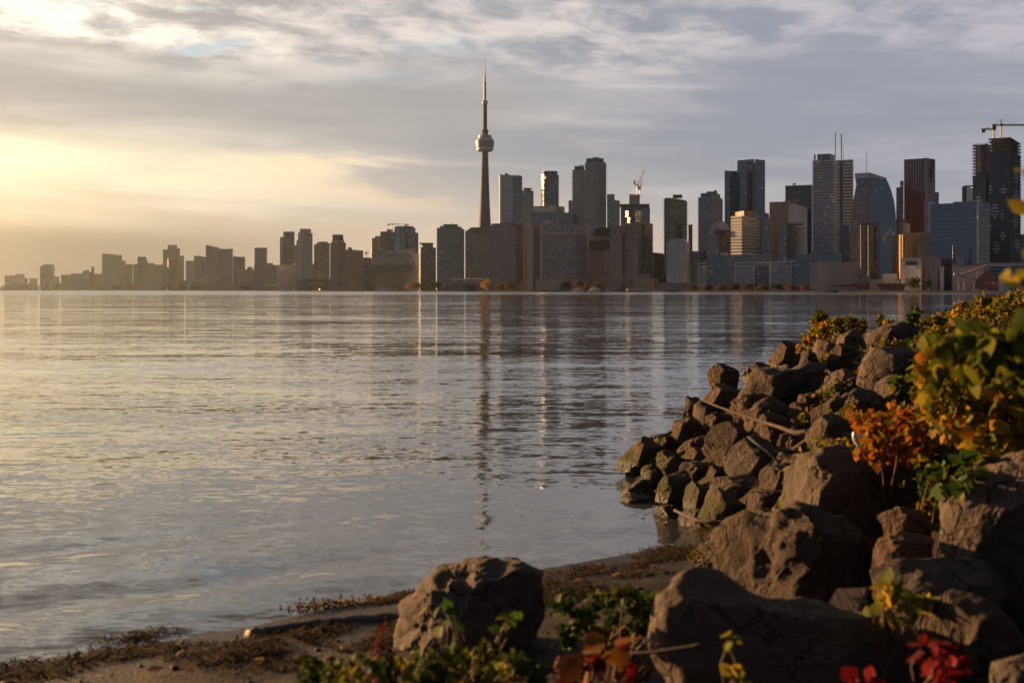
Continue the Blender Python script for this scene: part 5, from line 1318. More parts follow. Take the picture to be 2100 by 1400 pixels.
# outlines in photo pixels, traced clockwise or not as they come; label says which one
ROCKS = [
 # hero boulders of the near bank
 ('big dark boulder with a humped top in the middle of the bank', 'hero', 6, 21, [(1612, 985), (1620, 968), (1655, 945), (1690, 925), (1722, 914), (1770, 928), (1812, 925), (1845, 940), (1872, 985), (1885, 1040), (1880, 1110), (1800, 1130), (1740, 1120), (1680, 1100), (1625, 1070), (1610, 1030)], dict(dy=-.15, depth=1.0, rough=.06, cuts=6, planes=[((-.9, -.25, .3), .72), ((.25, -.95, .1), .36), ((.1, -.5, .85), .75)])),
 ('huge overhanging boulder with a sunlit scalloped flank', 'hero', 6, 22, [(1450, 1170), (1472, 1140), (1500, 1108), (1560, 1072), (1625, 1062), (1668, 1040), (1700, 1050), (1760, 1085), (1815, 1105), (1840, 1160), (1800, 1220), (1750, 1262), (1680, 1280), (1600, 1268), (1540, 1240), (1508, 1222), (1478, 1195)], dict(dy=-.15, depth=.95, rough=.085, grain=(1.6, 1.0, .6), cuts=5, planes=[((-.74, -.52, .46), .34), ((.45, -.85, -.1), .5), ((.2, -.3, .95), .7)])),
 ('rough pitted boulder with a lit lower edge at the edge of the view', 'hero', 6, 23, [(1925, 1125), (1932, 1090), (1945, 1060), (1975, 1020), (2020, 980), (2060, 950), (2100, 922), (2160, 935), (2200, 1000), (2190, 1120), (2110, 1160), (2010, 1150), (1960, 1152)], dict(dy=-.75, depth=.9, rough=.06, cuts=5, planes=[((-.6, -.55, .6), .5), ((.1, -.85, -.5), .45)])),
 ('lone rounded boulder on the sand beside the water', 'hero', 6, 24, [(800, 1315), (812, 1262), (850, 1215), (888, 1180), (940, 1158), (1000, 1146), (1030, 1155), (1062, 1147), (1095, 1165), (1110, 1190), (1118, 1232), (1105, 1290), (1070, 1345), (980, 1375), (880, 1378), (812, 1355)], dict(dy=.1, depth=.95, rough=.10, cuts=2, planes=[((-.85, -.42, .3), .74), ((.5, -.85, .0), .58)])),
 ('long flat slab boulder sagging along the bottom of the view', 'hero', 6, 25, [(1325, 1330), (1345, 1250), (1372, 1200), (1428, 1174), (1480, 1190), (1520, 1230), (1580, 1262), (1680, 1280), (1780, 1285), (1850, 1310), (1910, 1400), (1890, 1480), (1600, 1520), (1400, 1500)], dict(Y=4.55, depth=.62, rough=.06, cuts=3, planes=[((.25, -.88, .40), .42)])),
 ('broad flat ledge boulder under the pitted boulder', 'hero', 5, 26, [(1800, 1172), (1850, 1154), (1930, 1150), (2022, 1148), (2062, 1165), (2090, 1200), (2080, 1270), (1980, 1300), (1880, 1280), (1815, 1235)], dict(Y=5.5, depth=.7, rough=.045)),
 ('rounded grey boulder behind the red leaves', 'hero', 5, 27, [(1900, 1300), (1935, 1250), (1985, 1218), (2032, 1235), (2082, 1270), (2125, 1330), (2130, 1420), (2010, 1450), (1920, 1390)], dict(Y=4.6, depth=.8, rough=.05)),
 ('pale speckled boulder cut by the bottom corner of the view', 'hero', 5, 28, [(2010, 1405), (2030, 1370), (2070, 1345), (2130, 1330), (2190, 1400), (2150, 1470), (2040, 1465)], dict(Y=4.0, depth=.8, rough=.05)),
 ('small notched rock perched before the pitted boulder', 'dry', 5, 29, [(1792, 1168), (1800, 1130), (1838, 1102), (1878, 1092), (1912, 1104), (1926, 1140), (1912, 1174)], dict(Y=6.0, depth=.8, rough=.06)),
 ('little upright rock in the gap beside the humped boulder', 'dry', 4, 30, [(1808, 1105), (1820, 1062), (1855, 1040), (1892, 1052), (1908, 1100), (1860, 1120)], dict(Y=6.3, depth=.9)),
 # outer end of the bank against the water
 ('dark rounded rock standing outermost against the open water', 'dry', 4, 31, [(1576, 748), (1582, 722), (1592, 704), (1610, 698), (1630, 706), (1643, 724), (1642, 752), (1625, 762), (1590, 760)], {}),
 ('tall upright rock leaning out over the water', 'dry', 4, 32, [(1452, 770), (1456, 758), (1472, 748), (1490, 744), (1506, 757), (1517, 780), (1512, 806), (1490, 812), (1466, 800), (1458, 786)], {}),
 ('squat dark rock wedged below the tall upright rock', 'dry', 4, 33, [(1439, 818), (1446, 800), (1460, 785), (1500, 798), (1527, 800), (1524, 832), (1490, 846), (1450, 840)], {}),
 ('large pale slab sloping down from the outermost rock', 'dry', 5, 34, [(1500, 846), (1516, 810), (1530, 780), (1550, 758), (1625, 754), (1652, 764), (1606, 800), (1582, 818), (1546, 836)], dict(rough=.04)),
 ('low rock peeping over the large pale slab', 'dry', 4, 35, [(1522, 785), (1535, 760), (1560, 742), (1580, 750), (1582, 772), (1545, 786)], {}),
 ('long wedge slab lying beside the large pale slab', 'dry', 5, 36, [(1588, 806), (1596, 783), (1640, 760), (1670, 742), (1694, 745), (1692, 772), (1650, 798), (1604, 816)], dict(rough=.04)),
 ('rock with a sunlit notched face under the long stick end', 'dry', 4, 37, [(1396, 852), (1400, 822), (1415, 811), (1434, 815), (1450, 838), (1453, 862), (1425, 870)], {}),
 ('banded orange rock above the mossy point', 'dry', 5, 38, [(1376, 874), (1394, 858), (1420, 857), (1444, 880), (1444, 900), (1414, 916), (1402, 918), (1388, 898)], dict(rough=.045)),
 ('large tilted block with an orange lit underside', 'dry', 5, 39, [(1448, 895), (1452, 872), (1490, 866), (1526, 870), (1533, 892), (1522, 912), (1512, 948), (1482, 964), (1462, 938), (1452, 917)], dict(rough=.04)),
 ('low ridge of rock behind the large tilted block', 'dry', 4, 40, [(1442, 874), (1455, 855), (1480, 845), (1502, 850), (1514, 866), (1500, 878), (1460, 884)], {}),
 ('narrow upright slab with a sunlit edge under the long stick', 'dry', 4, 41, [(1524, 884), (1528, 858), (1540, 836), (1560, 826), (1582, 832), (1584, 858), (1562, 884), (1536, 898)], {}),
 ('rounded brown boulder resting under the middle of the long stick', 'dry', 5, 42, [(1546, 890), (1552, 864), (1566, 848), (1590, 842), (1616, 855), (1622, 884), (1604, 926), (1570, 924), (1548, 912)], dict(rough=.045)),
 ('thin slab wedged above the long stick', 'dry', 4, 43, [(1500, 850), (1530, 815), (1566, 806), (1588, 812), (1574, 832), (1532, 858)], {}),
 ('squared block with a pale end beside the long stick', 'dry', 4, 44, [(1612, 842), (1616, 830), (1628, 823), (1652, 835), (1670, 852), (1664, 874), (1636, 872), (1617, 858)], {}),
 ('small rounded rock above the squared block', 'dry', 4, 45, [(1631, 832), (1648, 810), (1676, 804), (1688, 815), (1684, 840), (1656, 847), (1640, 843)], {}),
 ('smooth slanting rock beside the small rounded rock', 'dry', 4, 46, [(1664, 872), (1668, 850), (1690, 830), (1720, 812), (1736, 820), (1726, 846), (1700, 868)], {}),
 ('large upright block of stone in the upper part of the bank', 'dry', 5, 47, [(1668, 720), (1672, 706), (1690, 696), (1720, 690), (1755, 672), (1778, 676), (1764, 704), (1722, 712), (1710, 745), (1692, 758), (1674, 742)], dict(rough=.045)),
 ('rounded rock with a lit edge under the large upright block', 'dry', 4, 48, [(1698, 756), (1708, 722), (1730, 703), (1762, 705), (1770, 724), (1744, 746), (1734, 772), (1706, 770)], {}),
 ('peaked ridge rock at the top of the bank among shrubs', 'dry', 5, 49, [(1774, 712), (1788, 690), (1806, 682), (1828, 669), (1860, 659), (1886, 678), (1896, 706), (1850, 712), (1810, 720)], {}),
 ('slender tilted rock behind the wedge slab', 'dry', 4, 50, [(1634, 766), (1650, 736), (1672, 717), (1678, 742), (1684, 768), (1656, 776)], {}),
 ('great dark slab with a slanting sunlit edge', 'dry', 5, 51, [(1758, 796), (1764, 774), (1800, 740), (1812, 714), (1870, 711), (1895, 720), (1892, 768), (1864, 800), (1800, 814), (1766, 812)], dict(rough=.035)),
 ('low broad rock under the great dark slab', 'dry', 4, 52, [(1720, 842), (1736, 818), (1780, 797), (1812, 805), (1830, 850), (1780, 862), (1730, 860)], {}),
 ('pale domed rock beside the orange bush', 'dry', 4, 53, [(1812, 824), (1832, 797), (1860, 784), (1872, 800), (1872, 842), (1842, 854), (1824, 850)], {}),
 ('weathered block beneath the sprig of yellow leaves', 'dry', 5, 54, [(1653, 912), (1660, 874), (1690, 857), (1716, 849), (1748, 866), (1754, 912), (1722, 936), (1660, 936)], {}),
 ('flat rock crossed by the bent brown twig', 'dry', 4, 55, [(1686, 806), (1698, 776), (1735, 757), (1764, 765), (1770, 796), (1742, 818), (1700, 824)], {}),
 ('small rock at the top edge of the bank beside the first shrub', 'dry', 4, 56, [(1666, 702), (1674, 680), (1692, 668), (1712, 674), (1716, 694), (1690, 706)], {}),
 ('round grey speckled rock under the yellow bush', 'dry', 5, 57, [(1908, 945), (1922, 908), (1950, 887), (1978, 884), (2003, 895), (2014, 920), (1990, 958), (1940, 966)], {}),
 ('low grey rock tucked below the orange bush', 'dry', 4, 58, [(1856, 966), (1874, 942), (1910, 931), (1944, 930), (1950, 960), (1900, 974)], {}),
 ('grey stone half hidden behind the orange bush stems', 'dry', 4, 59, [(1876, 840), (1884, 808), (1904, 796), (1928, 806), (1932, 844), (1900, 856)], {}),
 # mossy point and water edge
 ('mossy pointed rock farthest out at the tip of the bank', 'moss', 5, 60, [(1264, 958), (1280, 940), (1302, 922), (1325, 898), (1345, 896), (1363, 905), (1368, 940), (1345, 978), (1300, 978)], dict(rough=.045)),
 ('green mossy rock behind the pointed tip rock', 'moss', 4, 61, [(1350, 916), (1364, 896), (1381, 889), (1392, 905), (1396, 926), (1370, 930)], {}),
 ('dark mossy rock beside the pointed tip rock', 'moss', 4, 62, [(1346, 960), (1357, 930), (1372, 924), (1396, 926), (1403, 950), (1386, 978), (1352, 980)], {}),
 ('low weedy rock awash beside the mossy tip', 'moss', 4, 63, [(1314, 976), (1326, 958), (1348, 952), (1366, 962), (1368, 984), (1334, 990)], {}),
 ('small brown block between the mossy rocks and the smooth boulder', 'dry', 4, 64, [(1400, 944), (1404, 923), (1420, 917), (1450, 920), (1453, 940), (1440, 954), (1410, 956)], {}),
 ('thin dark slab under the banded orange rock', 'moss', 4, 65, [(1390, 930), (1400, 912), (1430, 902), (1453, 898), (1454, 922), (1420, 934)], {}),
 ('smooth rounded boulder under the blue pipe', 'dry', 5, 66, [(1487, 950), (1492, 920), (1518, 904), (1535, 896), (1562, 910), (1592, 938), (1606, 962), (1576, 986), (1540, 998), (1505, 978), (1489, 965)], dict(rough=.035)),
 ('flat mossy slab below the small brown block', 'moss', 4, 67, [(1394, 974), (1408, 952), (1436, 947), (1470, 955), (1474, 976), (1440, 990), (1408, 986)], {}),
 ('big sloping rock bearded with green moss at the waterline', 'moss', 5, 68, [(1342, 1040), (1358, 1004), (1374, 980), (1410, 967), (1428, 978), (1444, 1004), (1428, 1042), (1385, 1052)], dict(rough=.04)),
 ('round mossy rock beside the bearded sloping rock', 'moss', 5, 69, [(1402, 1044), (1406, 1008), (1425, 994), (1450, 987), (1464, 1000), (1460, 1046), (1432, 1064), (1408, 1060)], dict(rough=.04)),
 ('wide low brown rock above the round mossy rock', 'dry', 4, 70, [(1450, 1014), (1463, 986), (1490, 976), (1532, 980), (1568, 995), (1564, 1018), (1522, 1040), (1470, 1036)], {}),
 ('sharp pointed orange brown rock over the water stick', 'moss', 5, 71, [(1434, 1082), (1452, 1038), (1468, 1013), (1480, 1003), (1496, 1010), (1526, 1040), (1540, 1082), (1500, 1094), (1458, 1092)], dict(rough=.045)),
 ('pale rock behind the yellow leaf sprig', 'dry', 4, 72, [(1530, 1036), (1543, 1011), (1575, 1004), (1612, 1003), (1618, 1028), (1588, 1056), (1544, 1050)], {}),
 ('angular block beside the smooth rounded boulder', 'dry', 4, 73, [(1559, 988), (1562, 970), (1582, 961), (1612, 951), (1638, 960), (1644, 990), (1612, 1010), (1570, 1016)], {}),
 ('dark rock under the lowest yellow sprig', 'dry', 4, 74, [(1598, 962), (1610, 943), (1640, 929), (1664, 935), (1668, 958), (1630, 970)], {}),
 ('dark rock beneath the pointed orange brown rock', 'dry', 4, 75, [(1536, 1074), (1553, 1048), (1600, 1044), (1616, 1068), (1572, 1086)], {}),
 ('small dark rock between the tilted block and the smooth boulder', 'moss', 4, 76, [(1450, 976), (1462, 958), (1486, 954), (1502, 968), (1494, 984), (1462, 988)], {}),
 ('dark rock filling the hollow under the long stick', 'dry', 4, 77, [(1592, 920), (1602, 896), (1632, 888), (1660, 896), (1662, 922), (1620, 932)], {}),
]


def build_rocks():
    mats = {
        'hero': mat_rock('boulder_stone', (.040, .030, .023), (.150, .106, .076), 0, .02, 1.3),
        'dry': mat_rock('riprap_stone', (.036, .024, .017), (.135, .084, .054), 0.0, .03, 1.0),
        'moss': mat_rock('mossy_stone', (.034, .024, .017), (.115, .075, .046), 1.0, .09, 1.0),
    }
    G = 'boulders of the rocky bank'
    for label, mk, lev, seed, ol, op in ROCKS:
        op = dict(op); lev = max(lev, 5)
        a = np.array(ol, float)
        xm, yb = a[:, 0].mean(), a[:, 1].max()
        W = np.ptp(a[:, 0])
        Y = op.pop('Y', None)
        if Y is None:
            g = ray_ground(xm, yb - 0.12 * np.ptp(a[:, 1]))
            Y = g.y
        Y += op.pop('dy', 0)
        depth = op.pop('depth', 0.95)
        Yc = Y + 0.30 * W / F * Y
        # clean angular order round the middle keeps the outline simple
        cx, cy = (a[:, 0].min() + a[:, 0].max()) / 2, (a[:, 1].min() + a[:, 1].max()) / 2
        order = np.argsort(np.arctan2(a[:, 1] - cy, a[:, 0] - cx))
        V, Fc, c, S = rock_mesh([tuple(a[i]) for i in order], Yc, seed, lev, depth, op.pop('cuts', 9), op.pop('rough', .07), op.pop('grain', None), op.pop('planes', None))
        # reach down into the bank so that nothing floats
        gz = float(ground_z([[c.x, c.y]])[0]) - c.z
        low = V[:, 2].min()
        if low > gz - 0.05:
            m = V[:, 2] < 0
            V[m, 2] *= (gz - 0.08) / low if low < 0 else 1
        o = np_obj('boulder', V, Fc, mats[mk], None, True, c)
        tag(o, label, 'rock', G)
    # smaller stones filling the gaps
    rng = np.random.default_rng(77)
    protos = []
    for k in range(7):
        ol = [(1050 + 100 * math.cos(t) * rng.uniform(.8, 1.15), HZ + 70 * math.sin(t) * rng.uniform(.8, 1.15)) for t in np.linspace(0, 6.28, 8)[:-1]]
        V, Fc, c, S = rock_mesh(ol, 10.0, 300 + k, 3, 1.0, 10, .07)
        protos.append((V / S, Fc))
    n = 0; tries = 0; placed = []
    while n < 95 and tries < 6000:
        tries += 1
        px, py = rng.uniform(1300, 2080), rng.uniform(690, 1260)
        P = ray_ground(px, py)
        d = float(shore_dist([[P.x, P.y]])[0])
        if d < -0.35 or P.y > 24 or P.y < 5.2: continue
        rk = (P.x + .55 * (P.y - 9.2) - .9) / 1.4
        if rk < .5: continue
        if any((P - q).length < .30 for q in placed): continue
        placed.append(P)
        V, Fc = protos[rng.integers(7)]
        s = rng.uniform(.14, .32) * (1.0 if P.y < 9 else 1.2)
        z = float(ground_z([[P.x, P.y]])[0])
        mossy = z < .30
        o = np_obj('rubble_stone', V * s, Fc, mats['moss' if mossy else 'dry'], None, True, (P.x, P.y, z - .02 * s))
        o.rotation_euler = tuple(rng.uniform(-.5, .5, 2)) + (rng.uniform(0, 6.28),)
        tag(o, 'small dark mossy stone wedged low between bigger rocks at the waterline' if mossy else 'small brown stone wedged between bigger rocks of the bank', 'stone', 'mossy stones filling gaps at the waterline' if mossy else 'stones filling gaps in the bank')
        n += 1


def build_driftwood():
    wood = plain('driftwood', (.050, .033, .022), .85, .6, 18)
    darkw = plain('wet_log', (.035, .024, .018), .5, .4, 10)
    blue = plain('blue_pipe', (.004, .013, .030), .85, .2, 8)
    def stick(name, label, pts, lift, rad, mat, cat='stick', n=8, branch=None):
        P = []
        for (px, py, *y) in pts:
            if y: P.append(px_at(px, py, y[0]))
            else:
                g = ray_ground(px, py); P.append(px_at(px, py, g.y - lift))
        # smooth the path
        Q = []
        for i in range(len(P) - 1):
            p0, p1, p2, p3 = P[max(i - 1, 0)], P[i], P[i + 1], P[min(i + 2, len(P) - 1)]
            for s in np.linspace(0, 1, 7)[:-1]:
                Q.append(0.5 * ((2 * p1) + (p2 - p0) * s + (2 * p0 - 5 * p1 + 4 * p2 - p3) * s ** 2 + (3 * p1 - p0 - 3 * p2 + p3) * s ** 3))
        Q.append(P[-1])
        rs = [rad[0] + (rad[1] - rad[0]) * i / (len(Q) - 1) for i in range(len(Q))]
        rnd = random.Random(len(label))
        rs = [r * rnd.uniform(.86, 1.14) for r in rs]
        o = Q[0].copy()
        root = mesh = MB().tube([q - o for q in Q], rs, n)
        ob = mesh.build(name, mat, None, o, smooth=True)
        tag(ob, label, cat)
        return ob
    stick('driftwood_branch', 'long bent driftwood branch lying across the rocks', [(1436, 818, 11.3), (1480, 836, 10.9), (1560, 863, 10.4), (1600, 876, 10.1), (1632, 887, 9.9), (1656, 885, 9.8)], 0, (.009, .026), wood)
    stick('driftwood_branch', 'driftwood branch lying at the waterline under the pointed rock', [(1384, 1046, 9.4), (1430, 1066, 9.0), (1480, 1071, 8.85), (1534, 1079, 8.75)], 0, (.012, .022), wood)
    stick('blue_pipe', 'dark blue plastic pipe leaning on the smooth boulder', [(1536, 896, 9.55), (1552, 909, 9.4), (1576, 926, 9.3), (1597, 948, 9.25)], 0, (.014, .010), blue, 'pipe')
    stick('driftwood_branch', 'short straight stick beside the yellow sprigs', [(1591, 921, 9.3), (1642, 927, 9.2)], 0, (.018, .016), wood)
    stick('driftwood_twig', 'thin dark twig sticking out over the water from the mossy tip', [(1348, 899, 12.0), (1378, 885, 12.0)], 0, (.010, .016), darkw)
    stick('driftwood_branch', 'bent brown twig leaning down the upper rocks', [(1700, 762, 11.9), (1722, 785, 11.6), (1748, 812, 11.3), (1780, 848, 11.0)], 0, (.011, .018), wood)
    stick('driftwood_log', 'dark wet log lying along the edge of the sand', [(505, 1304, 6.55), (600, 1290, 6.62), (700, 1281, 6.72), (815, 1274, 6.78), (850, 1272, 6.8)], 0, (.038, .062), darkw, 'log', 10)
    stick('driftwood_twig', 'thin pale twig lying on the slab boulder', [(1255, 1338, 4.5), (1330, 1338, 4.4), (1440, 1322, 4.3)], 0, (.006, .008), wood)
    # weathered board stuck under the overhanging boulder
    A, B = px_at(1712, 1285, 5.35), px_at(1748, 1212, 5.75)
    d = (B - A).normalized(); s = Vector((1, .1, 0)).normalized() * .085; u = d.cross(s).normalized() * .022
    v = [p - A + i * s + k * u for p in (A, B) for i, k in ((-1, -1), (1, -1), (1, 1), (-1, 1))]
    b = MB().add(v, [(3, 2, 1, 0), (4, 5, 6, 7), (0, 1, 5, 4), (1, 2, 6, 5), (2, 3, 7, 6), (3, 0, 4, 7)])
    m, nt, p = new_mat('weathered_board')
    tc = nt.nodes.new('ShaderNodeTexCoord'); x, y, z = sep(nt, tc.outputs['Object'])
    g = noise(nt, comb(nt, (x - z * .5) * 60.0, y * 4.0, z * 3.0), 1.0, 4, .6)
    nt.links.new(mix(nt, g, (.05, .03, .02), (.17, .10, .065)), p.inputs['Base Color']); p.inputs['Roughness'].default_value = .8
    bb = nt.nodes.new('ShaderNodeBump'); bb.inputs['Distance'].default_value = .01; nt.links.new(g.v, bb.inputs['Height']); nt.links.new(bb.outputs[0], p.inputs['Normal'])
    ob = b.build('weathered_board', m, None, A)
    bm = bmesh.new(); bm.from_mesh(ob.data); bmesh.ops.bevel(bm, geom=bm.edges[:], offset=.006, segments=2, affect='EDGES'); bmesh.ops.recalc_face_normals(bm, faces=bm.faces); bm.to_mesh(ob.data); bm.free()
    tag(ob, 'weathered brown board stuck upright under the overhanging boulder', 'board')
    # curved white plastic scrap at the orange bush
    wm = plain('white_plastic', (.5, .49, .47), .4, .05, 8)
    v, f = [], []
    for i in range(9):
        t = i / 8; w = .022 * math.sin(math.pi * (.12 + .8 * t))
        for sgn in (-1, 0, 1):
            v.append((sgn * w + .012 * t * t * 3 - .01, .012 * abs(sgn), -.10 + .13 * (1 - t)))
    for i in range(8):
        for k in range(2): f.append((i * 3 + k, i * 3 + k + 1, i * 3 + 4 + k, i * 3 + 3 + k))
    P = px_at(1756, 892, 7.35)
    ob = mesh_obj('plastic_scrap', v, f, wm, None, True, P)
    sm = ob.modifiers.new('thick', 'SOLIDIFY'); sm.thickness = .003
    ob.scale = (.9, .9, .8)
    tag(ob, 'curved white plastic scrap caught below the orange bush', 'litter')
    # pale stone at the head of the log
    V, Fc, c, S = rock_mesh([(498, 1304), (505, 1292), (525, 1286), (542, 1292), (545, 1302), (520, 1308)], 6.5, 91, 4, 1.0, 6, .03)
    tag(np_obj('pale_stone', V, Fc, plain('pale_stone', (.075, .055, .043), .7, .2, 12), None, True, c), 'smooth pale stone at the end of the dark wet log', 'stone')


# ------------------------------------------------------------------ near plants
def stems_mb(rng, base, tips, rad=.006, sag=.12):
    b = MB()
    for t in tips:
        t = Vector(t); s = Vector(base) + Vector(rng.normal(size=3) * .03)
        m1 = s.lerp(t, .45) + Vector((rng.normal() * sag * .4, rng.normal() * sag * .4, sag * .5 * (t - s).length))
        m2 = s.lerp(t, .8) + Vector((rng.normal() * sag * .2, rng.normal() * sag * .2, sag * .25 * (t - s).length))
        b.tube([s, m1, m2, t], [rad, rad * .8, rad * .55, rad * .3], 5)
    return b


def big_leaves(rng, pos, out, size, tilt=.7, droop=.5, lobes=True):
    """broad pointed leaves, cupped along the midrib: 2 x 5 grid each"""
    n = len(pos)
    nrm = out * .5 + rng.normal(size=(n, 3)) * tilt + np.array([0, -.25, .35]); nrm /= np.linalg.norm(nrm, axis=1)[:, None]
    a = rng.normal(size=(n, 3)) * .6 + out * .7 - np.array([0, 0, droop]); a -= (a * nrm).sum(1)[:, None] * nrm
    a /= np.linalg.norm(a, axis=1)[:, None] + 1e-9
    b = np.cross(nrm, a)
    s = (size * rng.uniform(.6, 1.3, n))[:, None]
    curl = rng.uniform(.05, .45, n)[:, None]; cup = rng.uniform(-.1, .35, n)[:, None]
    ws = rng.uniform(.8, 1.1, n)[:, None]
    prof = [(0, .03), (.12, .30), (.35, .46), (.62, .36), (.84, .17), (1.0, .015)]
    V = []
    for u, w in prof:
        mid = pos + a * s * (u - .15 * curl * u * u) - nrm * s * curl * u * u * .6
        for k in (-1, 0, 1):
            V.append(mid + b * s * w * k * ws + nrm * s * cup * abs(k) * w)
    V = np.stack(V, 1).reshape(-1, 3)
    m = len(prof) * 3; base = np.arange(n)[:, None] * m
    quads = []
    for r in range(len(prof) - 1):
        for k in (0, 1):
            q = r * 3 + k
            quads.append([q, q + 1, q + 4, q + 3])
    Fq = np.concatenate([base + np.array([q]) for q in quads], 0)
    return V, Fq


def plant(name, label, cat, px_clusters, Y, n, size, mat, seed, stem_mat, group=None, base_px=None, big=True, tilt=.7, droop=.5, stem_r=.006, dYr=.25, nst=14):
    """px_clusters: (px, py, radius in px[, weight]) seen from the shore; the plant is rooted in the ground below"""
    rng = np.random.default_rng(seed)
    if Y < 0:                                               # stand it on the bank where its foot shows
        a = np.array([c[:3] for c in px_clusters])
        Y = ray_ground(a[:, 0].mean(), (a[:, 1] + a[:, 2]).max()).y + Y
    cl = []
    for c in px_clusters:
        yy = Y + rng.uniform(-dYr, dYr)
        P = px_at(c[0], c[1], yy)
        cl.append((P.x, P.y, P.z, c[2] / F * yy))
    cl = np.array(cl)
    if base_px is not None:
        B = px_at(base_px[0], base_px[1], Y)
    else:
        B = Vector((cl[:, 0].mean(), cl[:, 1].mean() + .05, 0))
    B.z = float(ground_z([[B.x, B.y]])[0]) - .02
    root = empty(name, B, label, cat, group)
    w = cl[:, 3] ** 2; w /= w.sum()
    idx = rng.choice(len(cl), n, p=w)
    d = rng.normal(size=(n, 3)); d /= np.linalg.norm(d, axis=1)[:, None]
    pos = cl[idx, :3] + d * (cl[idx, 3] * rng.uniform(.2, 1, n) ** .6)[:, None] - np.array(B[:])
    V, Fq = (big_leaves if big else leaves_at)(rng, pos, d, size, tilt, droop)
    g = ground_z(V[:, :2] + np.array([B.x, B.y])) - B.z + .006
    V[:, 2] = np.maximum(V[:, 2], g)
    np_obj('foliage', V, Fq, mat, root, smooth=True)
    k = rng.choice(n, min(nst, n), replace=False)
    stems_mb(rng, (0, 0, -.03), [pos[i] for i in k], stem_r).build('stem', stem_mat, root, smooth=True)
    return root


